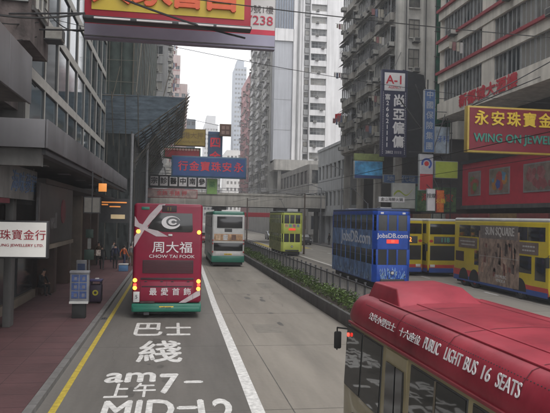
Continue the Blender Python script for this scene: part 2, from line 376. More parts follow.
# road lettering for the bus lane
def road_text(body, x, y, h, wdt, n=None, bold=.012):
    o = text('bus_lane_lettering', road, body, (x, y, .0045), 1, white_paint, flat=True, ext=0, bold=bold)
    xs = [v.co.x for v in o.data.vertices]; ys = [v.co.y for v in o.data.vertices]
    cx, cy = (min(xs) + max(xs)) / 2, (min(ys) + max(ys)) / 2; sx = wdt / (max(xs) - min(xs)); sy = h / (max(ys) - min(ys))
    for v in o.data.vertices: v.co.x = x + (v.co.x - cx) * sx; v.co.y = y + (v.co.y - cy) * sy
    return o
for body, x, y, h, wd in [('巴', -.76, 21.85, 2.45, .95), ('士', .24, 21.85, 2.4, .88), ('綫', -.3, 18.35, 2.95, 1.25), ('am', -.94, 15.4, .95, 1.2),
                          ('上', -1.15, 14.3, 1.15, .52), ('午', -.56, 14.3, 1.15, .5), ('7', -.02, 14.82, 1.75, .46), ('-', .55, 14.88, .22, .45),
                          ('MID', -.62, 12.85, 1.35, 1.45), ('-', .36, 12.9, .22, .42), ('12', .95, 12.6, 1.75, .75)]:
    road_text(body, x, y, h, wd, bold=.03 if body.isascii() else .02)
b = MB(); b.box(-.06, .35, 0, .32, .0, .02, steel_dark)
for i in range(5): b.box(-.02 + i * .07, .02 + i * .07 - .015, .03, .29, .02, .026, black_m)
o = b.build('drain_grating'); o.location = (-2.75, 23.9, .0); tag(o, 'dark cast iron drain grating in the gutter beside the red pavement', 'drain')

# ------------------------------------------------------------------ median planter, hedge, railing
t = thing('median_planter', 'long low dark concrete planter wall running down the middle of the road', 'planter', (6.35, 6, 0))
b = MB(); b.box(6.3, 6.45, 12, 130, 0, .5, conc_dark); b.box(7.2, 7.35, 12, 130, 0, .5, conc_dark); b.box(6.45, 7.2, 12, 12.15, 0, .497, conc_dark); b.build('wall', t, world=True, bevel=.02)
part('soil', t, soil_m, 6.45, 7.2, 12.15, 130, .1, .45, world=True)
rnd = random.Random(3); vs = []; fs = []; mb = MB()
for i in range(19000):
    y = 12.4 + 110 * rnd.random() ** 1.6; cl = math.sin(y * 1.9) * .5 + math.sin(y * .77 + 1) * .5
    if cl < -.8 and rnd.random() < .8: continue
    x = 6.83 + rnd.gauss(0, .2); x = min(7.25, max(6.38, x)); top = .40 + .16 * cl + rnd.random() * .12
    z = .45 + rnd.random() ** .7 * max(.1, top) ; s = .035 + rnd.random() * .04 + max(0, y - 50) * .0012
    a = rnd.random() * 6.28; d = Vector((math.cos(a), math.sin(a), rnd.uniform(-.3, .9))).normalized(); e = d.cross(Vector((rnd.random(), rnd.random(), rnd.random()))).normalized()
    p = Vector((x, y, z)); k = len(vs); vs += [p, p + d * s + e * s * .45, p + d * s * 2.2, p + d * s - e * s * .45]; fs.append((k, k + 1, k + 2, k + 3))
mb.add(vs, fs, leaf_m); o = mb.build('hedge'); tag(o, 'low clipped green hedge growing in the median planter', 'hedge', kind='stuff')
t = thing('median_railing', 'dark metal railing along the tram side of the median hedge', 'railing', (7.28, 12, .5))
b = MB(); b.box(7.255, 7.305, 12, 115, 1.36, 1.41, steel_dark); b.box(7.265, 7.295, 12, 115, .60, .64, steel_dark); b.build('rail', t, world=True)
b = MB(); y = 12.1
while y < 114: b.box(7.272, 7.288, y, y + .016, .64, 1.36, steel_dark); y += .155
o = b.build('baluster', t, world=True); o['kind'] = 'stuff'
pb = MB(); pb.box(-.035, .035, -.035, .035, 0, 1.0, steel_dark); pb.box(-.045, .045, -.045, .045, 1.0, 1.03, steel_dark); post = pb.build('post'); post.parent = t; post.location = (0, .1, 0)
for i in range(1, 86): c = post.copy(); C.objects.link(c); c.location = (0, .1 + i * 1.2, 0); c.parent = t

# ------------------------------------------------------------------ vehicles
def wheel(parent, x, y, r, wd, m=None, face=-1):
    """x outer face of the tyre; face = which side looks outward"""
    b = MB(); n = 20; s = face
    def ring(xx, rr): return [(xx, y + rr * math.cos(2*math.pi*i/n), r + rr * math.sin(2*math.pi*i/n)) for i in range(n)]
    rs = [ring(x - s*wd, r*.9), ring(x - s*wd, r), ring(x - s*.03, r), ring(x, r*.93), ring(x, r*.62), ring(x - s*.06, r*.58)]
    vs = sum(rs, []); fs = [(k*n+i, k*n+(i+1) % n, (k+1)*n+(i+1) % n, (k+1)*n+i) for k in range(5) for i in range(n)]
    b.add(vs, fs, black_m); ty = b.build('wheel', parent, smooth=True)
    b = MB(); rs = [ring(x - s*.055, r*.6), ring(x - s*.02, r*.5), ring(x - s*.08, r*.42), ring(x - s*.08, r*.2), ring(x - s*.01, r*.16), ring(x - s*.01, .001)]
    b.add(sum(rs, []), fs, m or steel_grey); b.build('rim', ty, smooth=True)
def shell(name, parent, m, x0, x1, y0, y1, z0, z1, bv, seg=4):
    return part(name, parent, m, x0, x1, y0, y1, z0, z1, bevel=bv, seg=seg)

# ---- red double decker ahead (rear view); local origin: rear bumper centre on the ground, body runs to +Y
def red_bus():
    t = thing('double_decker_bus', 'red double decker bus seen from behind in the bus lane, silver ribbon across its back', 'bus', (-.20, 24.05, 0))
    W = 1.30; L = 11.2
    shell('body', t, red_m, -W, W, 0, L, .58, 4.38, .13)
    part('skirt', t, green_m, -W - .012, W + .012, -.02, L, .24, .57, bevel=.05)
    part('underframe', t, black_m, -1.1, 1.1, .15, L - .3, .16, .3)
    q = -.02
    def panel(n, m, x0, x1, z0, z1, d=.02, bv=.02, par=t): return part(n, par, m, x0, x1, -d, .004, z0, z1, bevel=bv)
    b = MB(); pts = [(-.78, 3.42), (-.62, 3.72), (-.34, 4.02), (.9, 4.02), (.93, 3.36), (.88, 3.3), (-.2, 3.3)]
    b.prism([(x, .004, z) for x, z in pts], (0, -.025, 0), glass_v); b.build('rear_window', t, bevel=.012)
    d = panel('destination_display', grille_m, -.25, .3, 4.06, 4.31); text('lettering', d, '11', (.02, -.026, 4.17), .2, M('faint_led', (.2, .16, .02), .6))
    panel('badge_plate', green_m, -1.02, -.72, 4.13, 4.24)
    # silver crescent logo on the window
    b = MB()
    def cres(cx, cz, rx_, rz_, ox, oz, k, y0):
        n = 28; A = [(cx + rx_*math.cos(a), cz + rz_*math.sin(a)) for a in [R(20) + R(320)*i/n for i in range(n+1)]]
        B = [(cx + ox + rx_*k*math.cos(a), cz + oz + rz_*k*math.sin(a)) for a in [R(20) + R(320)*i/n for i in range(n+1)]]
        vs = [(x, y0, z) for x, z in A] + [(x, y0, z) for x, z in B]
        b.add(vs, [(i, i+1, n+2+i, n+1+i) for i in range(n)], white_ink)
    cres(.1, 3.66, .36, .25, .07, .03, .72, -.031); cres(.16, 3.68, .17, .12, .03, 0, .5, -.033)
    b.build('crescent_logo', t)
    # ribbon graphics
    def strip(pts, m, n, y0=-.007):
        bb = MB(); bb.prism([(x, y0 + .008, z) for x, z in pts], (0, -.009, 0), m); return bb.build(n, t)
    strip([(-.36, 4.34), (-.12, 4.36), (-.48, 3.88), (-.86, 3.42), (-1.26, 2.70), (-1.262, 3.1), (-1.0, 3.52), (-.72, 3.95)], silver_m, 'ribbon', -.008)
    strip([(-1.262, 3.88), (-1.1, 3.62), (-.8, 3.5), (-.4, 3.34), (.0, 3.12), (-.45, 3.12), (-.9, 3.36), (-1.262, 3.5)], silver_m, 'ribbon', -.012)
    strip([(.45, .6), (.72, .6), (1.262, .88), (1.262, 1.12)], silver_m, 'ribbon', -.008)
    panel('reverse_camera', white_body, -.0, .16, 3.14, 3.22, .05)
    text('lettering', t, '周大福', (.17, -.012, 2.68), .46, white_ink, bold=.006, sx=1.12)
    text('lettering', t, 'CHOW TAI FOOK', (.16, -.012, 2.36), .17, white_ink, sx=1.25)
    for i, ch in enumerate('最愛首飾'): text('lettering', t, ch, (-.52 + i * .43, -.012, .98 + .02), .3, white_ink, bold=.006)
    g = panel('engine_grille', grille_m, -.93, .98, 1.72, 2.22, .03)
    bb = MB()
    for i in range(9): bb.box(-.9, .95, -.045, -.03, 1.745 + i*.052, 1.765 + i*.052, M('grille_slat', (.09, .012, .02), .5))
    bb.build('slat', g)
    for x in (-.99, -.01, .98): panel('door_gap', grille_m, x - .006, x + .006, .66, 1.42, .009, .001)
    for x in (-.8, -.2, .2, .8): panel('hinge', grille_m, x - .05, x + .05, 1.39, 1.43, .03, .005)
    panel('grime', M('soot', (.05, .03, .03), .9, .6, 4), -1.0, -.45, .585, .66, .009, .001)
    panel('trim_strip', grille_m, -1.0, 1.0, 1.47, 1.55, .02); panel('trim_strip', grille_m, -.95, .95, 1.19, 1.24, .015)
    panel('engine_door', M('bus_red_panel', (.20, .006, .03), .4, .1, 1.5), -1.0, 1.0, .68, 1.40, .006, .005)
    for x, z in ((-1.12, 3.30), (1.17, 3.30), (-1.2, 1.45), (-1.2, 1.16), (1.19, 1.42), (1.19, 1.13)):
        n = 14; bb = MB(); bb.add([(x + .058*math.cos(6.2832*i/n), -.045, z + .058*math.sin(6.2832*i/n)) for i in range(n)] + [(x + .08*math.cos(6.2832*i/n), .0, z + .08*math.sin(6.2832*i/n)) for i in range(n)],
            [tuple(range(n))] + [(i, (i+1) % n, n+(i+1) % n, n+i) for i in range(n)], amber); bb.build('rear_light', t)
    for z in (1.28,): 
        for s in (-1, 1): panel('tail_lamp', redlamp, s*1.2 - .06, s*1.2 + .06, z - .05, z + .05, .03)
    l = panel('side_notice', white_body, -1.25, -1.02, .62, 1.02, .012); text('lettering', l, '5', (-1.13, -.014, .82), .2, steel_dark)
    l = panel('number_plate', plate_y, -.28, .26, .36, .47, .05, .005); text('lettering', l, 'HT 6502', (-.01, -.052, .415), .1, black_m)
    part('bumper', t, green_m, -1.26, 1.26, -.06, .0, .26, .44, bevel=.03)
    part('exhaust', t, steel_dark, -.85, -.65, -.03, .3, .14, .24)
    part('roof_hatch', t, red_m, -.35, .35, 3, 3.8, 4.38, 4.43, bevel=.02)
    for s in (-1, 1):
        for i in range(6): part('window', t, glass_v, s*(W - .01), s*(W + .014), 1.0 + i*1.62, 2.5 + i*1.62, 3.2, 4.0, bevel=.004)
        for i in range(4): part('window', t, glass_v, s*(W - .01), s*(W + .014), 3.0 + i*1.62, 4.5 + i*1.62, 1.7, 2.5, bevel=.004)
        for y in (2.1, 3.4, 8.9): wheel(t, s * (W - .04), y, .5, .28, face=s)
        part('wheel_arch', t, black_m, s*(W-.2), s*(W+.016), 1.5, 4.0, .22, .98, bevel=.1); part('wheel_arch', t, black_m, s*(W-.2), s*(W+.016), 8.3, 9.5, .22, .98, bevel=.1)
    for s in (-1,): 
        bb = MB(); bb.tube((s*1.2, L, 3), (s*1.5, L + .15, 2.7), .02, black_m); bb.box(s*1.6, s*1.4, L+.1, L+.2, 2.3, 2.7, black_m); bb.build('mirror', t)
red_bus()

def white_bus():
    t = thing('double_decker_bus', 'white double decker bus with green roof and skirt driving ahead in the outer lane', 'bus', (4.22, 48.3, 0))
    W = 1.27; L = 11
    shell('body', t, white_body, -W, W, 0, L, .72, 4.12, .16); shell('roof', t, green_m, -W + .02, W - .02, .03, L - .05, 3.9, 4.33, .16)
    part('skirt', t, green_m, -W - .012, W + .012, -.02, L, .35, .86, bevel=.05); part('underframe', t, black_m, -1.15, 1.15, .1, L - .3, .16, .4)
    def panel(n, m, x0, x1, z0, z1, d=.02, bv=.02): return part(n, t, m, x0, x1, -d, .004, z0, z1, bevel=bv)
    w_ = panel('rear_window', glass_v, -.9, 1.08, 3.02, 3.92, .03, .05); panel('route_display', frame_d, -.3, .28, 2.72, 2.98)
    a = panel('advert_strip', M('advert_tan', (.40, .24, .13), .6, .5, 4), -1.1, 1.12, 2.02, 2.56, .012, .004)
    for x, c in ((-.75, 'a'), (-.2, 'b'), (.45, 'c')):
        bb = MB(); bb.box(x - .2, x + .15, -.02, -.013, 2.08, 2.5, M('advert_' + c, {'a': (.5, .36, .24), 'b': (.45, .45, .45), 'c': (.14, .08, .06)}[c], .6, .5, 6)); bb.build('picture', a)
    panel('lower_window', glass_v, -1.12, 1.14, 1.25, 1.86, .03, .03)
    panel('engine_door', M('white_door', (.52, .51, .50), .5), -.95, .98, .88, 1.2, .01, .004)
    l = panel('number_plate', plate_y, -.3, .3, .93, 1.04, .03, .005); text('lettering', l, 'GT 2147', (0, -.032, .985), .1, black_m)
    for s in (-1, 1):
        for z in (1.1, 1.75, 2.0): panel('rear_light', M('lamp_dark_red', (.3, .02, .02), .4), s*1.2 - .05, s*1.2 + .05, z, z + .12, .03, .01)
        for i in range(6): part('window', t, glass_v, s*(W - .01), s*(W + .014), .8 + i*1.65, 2.35 + i*1.65, 3.05, 3.85, bevel=.004)
        for i in range(5): part('window', t, glass_v, s*(W - .01), s*(W + .014), 2.4 + i*1.65, 3.9 + i*1.65, 1.6, 2.4, bevel=.004)
        for y in (2.1, 3.4, 8.7): wheel(t, s * (W - .04), y, .5, .28, face=s)
white_bus()

def tram(label, x, y, L, main, side, glassm, kind):
    """double deck tram; local origin: middle of its front on the ground, body runs to +Y"""
    t = thing('double_deck_tram', label, 'tram', (x, y, 0)); W = 1.10; H0, HM, H1 = .45, 2.42, 4.55
    # frame: lower panel, waist, posts, roof - openings filled with glass
    def prof(z): return W if z > 1 else W - .03
    b = MB(); c = .28   # chamfered ends
    def slab(z0, z1, m, o=0):
        pts = [(-W-o, c), (-W+c*.75, -o), (W-c*.75, -o), (W+o, c), (W+o, L-c), (W-c*.75, L+o), (-W+c*.75, L+o), (-W-o, L-c)]
        b.prism([(px, py, z0) for px, py in pts], (0, 0, z1 - z0), m)
    slab(H0, 1.42, main); slab(2.28, 3.32, main); slab(4.2, 4.42, main)
    for xx in (-W + c*.75, W - c*.75):
        for yy in (.0, L): 
            s = 1 if yy == 0 else -1
            for z0, z1 in ((1.42, 2.28), (3.32, 4.2)): b.box(xx - .06, xx + .06, yy + s*.0, yy + s*.09, z0, z1, main)
    for xx in (-.28, .28):
        for z0, z1 in ((1.42, 2.28), (3.32, 4.2)): b.box(xx - .05, xx + .05, .0, .08, z0, z1, main); b.box(xx - .05, xx + .05, L - .08, L, z0, z1, main)
    n = 8
    for i in range(n + 1):
        yy = c + (L - 2*c) * i / n
        for s in (-1, 1):
            for z0, z1 in ((1.42, 2.28), (3.32, 4.2)): b.box(s*W, s*(W - .07), yy - .05, yy + .05, z0, z1, main if i in (0, n) else side)
    b.build('body', t, bevel=.015)
    b = MB(); slab(4.42, 4.56, M(main.name + '_roof', (.10, .12, .10) if kind == 'g' else (.05, .07, .14), .7, .2)); b.build('roof', t, bevel=.05)
    # side cladding with advert
    for s in (-1, 1):
        for nme, z0, z1 in (('side_panel', .5, 1.44), ('side_advert', 2.26, 3.34)): part(nme, t, side, s*W, s*(W + .012), c + .02, L - c - .02, z0, z1)
        for i in range(n):
            y0 = c + (L - 2*c) * i / n + .05; y1 = c + (L - 2*c) * (i+1) / n - .05
            for z0, z1 in ((1.42, 2.28), (3.32, 4.2)):
                g = part('window', t, glassm, s*(W - .05), s*(W - .03), y0, y1, z0, z1)
                part('sash', g, frame_d if kind == 'b' else main, s*(W - .055), s*(W - .02), y0, y1, z0 + (z1 - z0)*.5, z0 + (z1 - z0)*.5 + .04)
    for yy, s in ((.03, 1), (L - .05, -1)):
        for x0, x1 in ((-W + c*.75 + .06, -.33), (-.23, .23), (.33, W - c*.75 - .06)):
            for z0, z1 in ((1.42, 2.28), (3.32, 4.2)): part('end_window', t, glassm, x0, x1, yy, yy + .02, z0, z1)
    part('underframe', t, black_m, -.85, .85, .3, L - .3, .12, .46); part('lifeguard', t, black_m, -.8, .8, -.02, .3, .14, .44)
    for yy in (2.6, L - 2.6):
        for s in (-1, 1): wheel(t, s * .62, yy, .36, .1, face=s)
    # bumper, headlamp, route box, trolley
    part('bumper', t, steel_dark, -.7, .7, -.1, .0, .5, .64, bevel=.03)
    bb = MB(); bb.tube((0, -.05, .98), (0, .02, .98), .11, steel_dark, 14); h = bb.build('headlamp', t); bb = MB(); bb.tube((0, -.06, .98), (0, -.05, .98), .08, lamp_dull, 14); bb.build('lens', h)
    part('route_box', t, led_red, -.36, .34, -.03, 0, 2.62, 2.84)
    bb = MB(); bb.tube((0, L*.5, 4.56), (0, L*.5, 4.95), .06, steel_dark); bb.tube((0, L*.5, 4.9), (0, L*.5 + 3.2, 6.0), .025, steel_dark); bb.tube((-.2, L*.5+3.2, 6.0), (.2, L*.5+3.2, 6.0), .03, steel_dark); bb.build('trolley_pole', t)
    bb = MB()
    for yy in (1.2, L - 1.4): bb.box(-.35, .35, yy, yy + .6, 4.56, 4.66, steel_grey)
    bb.build('roof_vent', t, bevel=.03)
    if kind == 'b':
        part('front_panel', t, tram_blue, -W + c*.8, W - c*.8, -.012, 0, 2.32, 3.3)
        text('lettering', t, 'JobsDB.com', (0.0, -.016, 3.04), .36, white_ink, bold=.012)
        text('lettering', t, 'JobsDB.com', (-W - .014, 3.6, 2.84), .98, M('lettering_silver', (.52, .55, .62), .5, .15, 4), rz=W90, bold=.02, sx=1.25)
        text('lettering', t, '88', (-.0, -.034, 2.73), .2, M('led_red_bright', (.7, .05, .03), .5, emis=(1, .1, .05), es=1))
        rr = random.Random(5); mm = [M('splash_light', (.14, .30, .62), .4), M('splash_pale', (.28, .40, .55), .4), M('splash_dark', (.01, .02, .07), .4)]
        bb = MB()
        for i in range(120):
            yy = .5 + rr.random() * 7.2; z0 = .5 + rr.random() * .5; bb.quad((-W - .0155, yy, z0), (-W - .0155, yy + .03 + rr.random()*.1, z0), (-W - .0155, yy + .05, z0 + .1 + rr.random()*.4), (-W - .0155, yy + rr.random()*.05, z0 + .1 + rr.random()*.3), rr.choice(mm))
        bb.build('splash_graphic', t); bb = MB()
        for i in range(70):
            xx = -.75 + rr.random() * 1.5; z0 = .55 + rr.random() * .6; bb.quad((xx, -.003, z0), (xx + .02 + rr.random()*.06, -.003, z0), (xx + .04, -.003, z0 + .05 + rr.random()*.2), (xx + .01, -.003, z0 + .05 + rr.random()*.2), rr.choice(mm[:2]))
        bb.build('splash_graphic', t)
        part('fleet_plate', t, white_ink, -.72, -.55, -.02, 0, 4.26, 4.36); part('fleet_plate', t, white_ink, .55, .72, -.02, 0, 4.26, 4.36)
        for x0 in (-.95, -.33, .3): pass
    else:
        cs = [(.55, .15, .3), (.1, .4, .4), (.5, .1, .35), (.15, .3, .5), (.5, .3, .1)]
        for i, ch in enumerate('快樂電車'): text('lettering', t, ch, (-.6 + i * .4, -.008, 3.08), .34, M('letter_%d' % i, cs[i], .6), bold=.015)
        part('sign_box', t, white_body, -.55, .55, .0, .3, 4.56, 4.84)
    return t
tram('dark blue double deck tram with white lettering on its front, passing the median railing', 12.07, 33.1, 9.3, tram_blue, tram_art, glass_v, 'b')
tram('yellow green double deck tram farther down the track before the footbridge', 12.0, 62.5, 8.4, tram_green, tram_olive, glass_v, 'g')

def yellow_bus(label, x, y, ad=True, disp='72', H=4.08, W=1.25, group=None, L=11.3):
    """front at local y=0 looking to -Y, body runs to +Y"""
    t = thing('double_decker_bus', label, 'bus', (x, y, 0), group)
    b = shell('body', t, yellow_m, -W, W, 0, L, .42, H - .12, .15); shell('roof', t, white_body, -W + .01, W - .01, .02, L - .02, H - .24, H, .12)
    b = MB()
    for s in (-1, 1):
        b.prism([(s*(W + .006), -.0, .42), (s*(W + .006), L, .42), (s*(W + .006), L, 1.0), (s*(W+.006), 6, .98), (s*(W+.006), 1.5, .8), (s*(W + .006), 0.1, .8)], (s*-.01, 0, 0), stripe_red)
        b.prism([(s*(W + .010), .1, .32), (s*(W + .010), L-.05, .32), (s*(W + .010), L-.05, .62), (s*(W + .010), .1, .58)], (s*-.01, 0, 0), stripe_blue)
    b.box(-W + .1, W - .1, -.012, .01, .62, .84, stripe_red); b.box(-W + .1, W - .1, -.016, .01, .3, .61, stripe_blue); b.box(-W + .1, W - .1, L - .01, L + .012, .32, 1.0, stripe_red)
    b.build('livery_stripe', t); part('underframe', t, black_m, -1.1, 1.1, .2, L - .2, .18, .45)
    for s in (-1, 1):
        xo = s * (W + .008); xi = s * (W - .02)
        n = int((L - .6) / 1.52)
        for i in range(n):   # upper deck windows
            y0 = .35 + i * 1.52; part('window', t, glass_v, xi, xo, y0, y0 + 1.50, 3.03, 3.72, bevel=.004)
        lows = [(.3, 1.2), (1.5, 2.9)] + [(3.05 + i*1.5, 4.45 + i*1.5) for i in range(3)]
        for k, (y0, y1) in enumerate(lows): part('window', t, glass_v, xi, xo, y0, y1, 1.38 if k != 0 else 1.1, 2.25, bevel=.004)
        part('engine_grille', t, grille_m, xi, xo, L - 1.4, L - .3, 1.5, 2.1)
        for yy in (2.55, L - 2.75, L - 1.4):
            bb = MB(); k = 14; bb.prism([(s*(W + .012), yy + .62*math.cos(math.pi*i/k), .42 + .68*math.sin(math.pi*i/k)) for i in range(k + 1)], (s*-.25, 0, 0), black_m); bb.build('wheel_arch', t); wheel(t, s * (W + .0), yy, .48, .28, stripe_red if yy > 3 else steel_grey, face=s)
        for y0, y1 in ((.9, 2.6), (7.1, 9.5)):
            if s < 0:
                a = part('side_advert', t, M('advert_brown_grey', (.13, .095, .08), .6, .3, 3), xo - .001, xo - .012, y0, y1, 2.34, 2.95)
                rr = random.Random(int(y0)); xx = xo - .018
                for r_ in range(2):
                    bb = MB(); yy = y0 + .3
                    while yy < y1 - .4: d_ = .1 + rr.random()*.15; bb.box(xx, xo - .012, yy, yy + d_, 2.5 + r_*.2, 2.58 + r_*.2, M('advert_text', (.35, .34, .32), .6)); yy += d_ + .05
                    bb.build('small_print', a)
    # front
    fr = part('windscreen', t, glass_v, -1.12, 1.12, -.02, .02, 2.98, 3.72, bevel=.03)
    part('windscreen', t, glass_v, -1.1, 1.1, -.02, .02, 1.15, 2.18, bevel=.03); d = part('destination_display', t, frame_d, -.82, .82, -.022, .01, 2.32, 2.82, bevel=.01)
    text('lettering', d, disp, (0, -.026, 2.57), .46, led_or if ad != 2 else M('led_green', (.1, .4, .3), .5), bold=.012)
    for s in (-1, 1):
        part('headlamp', t, lamp_dull, s*.72, s*1.08, -.03, .01, .66, .86, bevel=.02)
        bb = MB(); bb.tube((s*1.2, .1, 2.4), (s*1.42, -.12, 2.3), .02, black_m); bb.box(s*1.34, s*1.52, -.16, -.08, 1.8, 2.3, black_m); bb.build('mirror', t, bevel=.02)
        c_ = MB(); n = 12; c_.prism([(s*1.02 + .07*math.cos(6.283*i/n)*2, -.014, 2.5 + .1*math.sin(6.283*i/n)) for i in range(n)], (0, -.006, 0), stripe_red); c_.build('emblem', t)
    if ad is True:
        a = part('wrap_advert', t, M('advert_sepia', (.10, .068, .052), .55, .7, 2.6, stretch=(1, 1, .6), col2=(.24, .17, .13)), -W - .009, -W - .026, 2.6, 6.9, .46, 3.42)
        a2 = part('wrap_advert', a, M('advert_headline_back', (.14, .12, .11), .55, .4, 5), -W - .009, -W - .028, 2.75, 6.75, 3.0, 3.74)
        text('lettering', a, 'SUN SQUARE', (-W - .032, 4.6, 3.4), .62, M('advert_white', (.40, .38, .36), .6, .2, 6), rz=W90, bold=.02, sx=.82)
        for zz, l_ in ((.95, 'LIVE MUSIC'), (.72, 'VENUE-A')): text('lettering', a, l_, (-W - .030, 4.4, zz), .24, M('advert_white', (.4, .38, .36)), rz=W90)
        rr = random.Random(9); bb = MB()
        for i in range(26):
            yy = 2.8 + rr.random()*3.5; zz = .8 + rr.random()*1.9; hh = .2 + rr.random()*.9
            bb.quad((-W - .0275, yy, zz), (-W - .0275, yy + .1 + rr.random()*.3, zz + .05), (-W - .0275, yy + .1 + rr.random()*.2, min(2.95, zz + hh)), (-W - .0275, yy + .02, min(2.95, zz + hh*.9)), M('advert_fig_%d' % (i % 4), [(.2, .14, .11), (.06, .04, .035), (.3, .18, .13), (.15, .05, .04)][i % 4], .6, .5, 5))
        bb.box(-W - .029, -W - .026, 2.62, 6.85, 1.98, 2.0, M('advert_text', (.35, .34, .32), .6)); bb.build('collage', a)
    return t
yellow_bus('yellow double decker bus covered by a brown advertisement, nearest of the yellow buses', 18.90, 27.0, True, '72', group='yellow double decker buses', L=10.2, H=4.16)
yellow_bus('yellow double decker bus waiting directly behind the one with the brown advertisement', 18.87, 41.2, 2, '118', group='yellow double decker buses').location.z = 0
yellow_bus('yellow double decker bus half hidden behind the blue tram, orange route number on its front', 16.22, 41.7, 0, 'E.72', group='yellow double decker buses')

# ---- red topped minibus in the next lane, seen from above its nearside
def minibus():
    t = thing('public_light_bus', 'cream minibus with a faded red roof passing close on the right', 'minibus', (3.75, 9.92, 0)); W = 1.04; L = 7.0
    # profile across (x,z): body sides lean in, curved cove, slightly crowned roof; front raked
    prof = [(-.98, .35), (-1.03, .7), (-1.04, 1.3), (-1.0, 2.2), (-.985, 2.38)]
    cove = [(-.99, 2.36), (-1.0, 2.42), (-.985, 2.52), (-.94, 2.66), (-.86, 2.755), (-.74, 2.80), (-.4, 2.835), (0, 2.85)]
    def sect(pr, y0, dz=0, k=1): return [(x*k, y0, z + dz) for x, z in pr] + [(-x*k, y0, z + dz) for x, z in reversed(pr) if x != 0]
    def loft(name, stations, m, smooth=True):
        b = MB(); n = len(stations[0]); vs = sum(stations, []); fs = []
        for k in range(len(stations) - 1): fs += [(k*n+i, k*n+i+1, (k+1)*n+i+1, (k+1)*n+i) for i in range(n - 1)] + [(k*n+n-1, k*n, (k+1)*n, (k+1)*n+n-1)]
        fs += [tuple(range(n)), tuple(range((len(stations)-1)*n, len(stations)*n))]; b.add(vs, fs, m); return b.build(name, t, smooth=smooth)
    def body_st(y, k, rake): return [(x*k, y + (-rake*max(0, z - 1.2)), z) for x, z in prof] + [(-x*k, y + (-rake*max(0, z - 1.2)), z) for x, z in reversed(prof)]
    loft('body', [body_st(.0, .82, .28), body_st(-.12, .93, .24), body_st(-.45, 1, .1), body_st(-.9, 1, 0), body_st(-L + .3, 1, 0), body_st(-L, .92, 0)], mini_cream)
    def rst(y, k, dz, kz=1): return [(x*k, y, 2.36 + (z - 2.36)*kz + dz) for x, z in cove] + [(-x*k, y, 2.36 + (z - 2.36)*kz + dz) for x, z in reversed(cove) if x != 0]
    loft('roof', [rst(-.16, .78, 0, .12), rst(-.2, .86, 0, .45), rst(-.32, .94, 0, .78), rst(-.55, .99, 0, .95), rst(-.95, 1, 0, 1), rst(-L + .6, 1, 0, 1), rst(-L + .15, .97, 0, .85), rst(-L, .9, 0, .4)], mini_red)
    b = MB()
    for x in (-.78, -.5, .5, .78): b.box(x - .02, x + .02, -L + .5, -1.3, 2.78 if abs(x) > .6 else 2.81, 2.800 if abs(x) > .6 else 2.834, mini_red)
    b.build('roof_rib', t, bevel=.008)
    for y in (): part('roof_seam', t, M('seam_dark_red', (.16, .01, .02), .6), -.7, .7, y, y + .012, 2.835, 2.853)
    b = MB(); b.box(-.78, .4, -2.05, -.75, 2.72, 2.77, mini_red)
    vs = [(-.80, -.7, 2.70), (.42, -.7, 2.76), (.42, -2.15, 2.80), (-.80, -2.15, 2.74), (-.70, -.8, 3.0), (.26, -.8, 3.02), (.26, -1.75, 3.02), (-.70, -1.75, 3.0)]
    b.add(vs, [(3, 2, 1, 0), (4, 5, 6, 7), (0, 1, 5, 4), (1, 2, 6, 5), (2, 3, 7, 6), (3, 0, 4, 7)], mini_red); b.build('roof_unit', t, bevel=.11, seg=5)
    full = cove[2:] + [(-x, z) for x, z in reversed(cove[2:-1])]
    for y in (-2.5, -3.9, -5.3):
        b = MB(); sm = M('seam_dark_red', (.10, .01, .018), .6)
        for (xa, za), (xb, zb) in zip(full, full[1:]): b.quad((xa*1.003, y, za + .003), (xa*1.003, y + .014, za + .003), (xb*1.003, y + .014, zb + .003), (xb*1.003, y, zb + .003), sm)
        b.build('roof_seam', t)
    b = MB(); rr = random.Random(3)
    for i in range(120): yv = -1.1 - i*.048; b.box(-.925, -.917, yv, yv + .008, 2.685, 2.693, steel_dark)
    b.build('rivet_row', t)
    # gutter
    part('gutter', t, M('gutter_dull_red', (.22, .03, .04), .6), -1.02, -.99, -L + .2, -.5, 2.335, 2.365); part('gutter', t, M('gutter_dull_red', (.22, .03, .04), .6), .99, 1.02, -L + .2, -.5, 2.335, 2.365)
    def sx(z, s=-1): # wall x at height z
        for (x0, z0), (x1, z1) in zip(prof, prof[1:]):
            if z0 <= z <= z1: return abs(x0 + (x1 - x0)*(z - z0)/(z1 - z0))
        return .985
    def side_panel(name, m, y0, y1, z0, z1, off, s=-1, par=t, top_shift=0):
        b = MB(); t0, t1 = .010 + off, off - .02
        def P_(y, z, o): return (s*(sx(z) + o), y, z)
        vs = [P_(y0, z0, t0), P_(y1, z0, t0), P_(y1 + top_shift, z1, t0), P_(y0, z1, t0), P_(y0, z0, t1), P_(y1, z0, t1), P_(y1 + top_shift, z1, t1), P_(y0, z1, t1)]
        b.add(vs, [(0, 1, 2, 3), (7, 6, 5, 4), (0, 4, 5, 1), (1, 5, 6, 2), (2, 6, 7, 3), (3, 7, 4, 0)], m); return b.build(name, par)
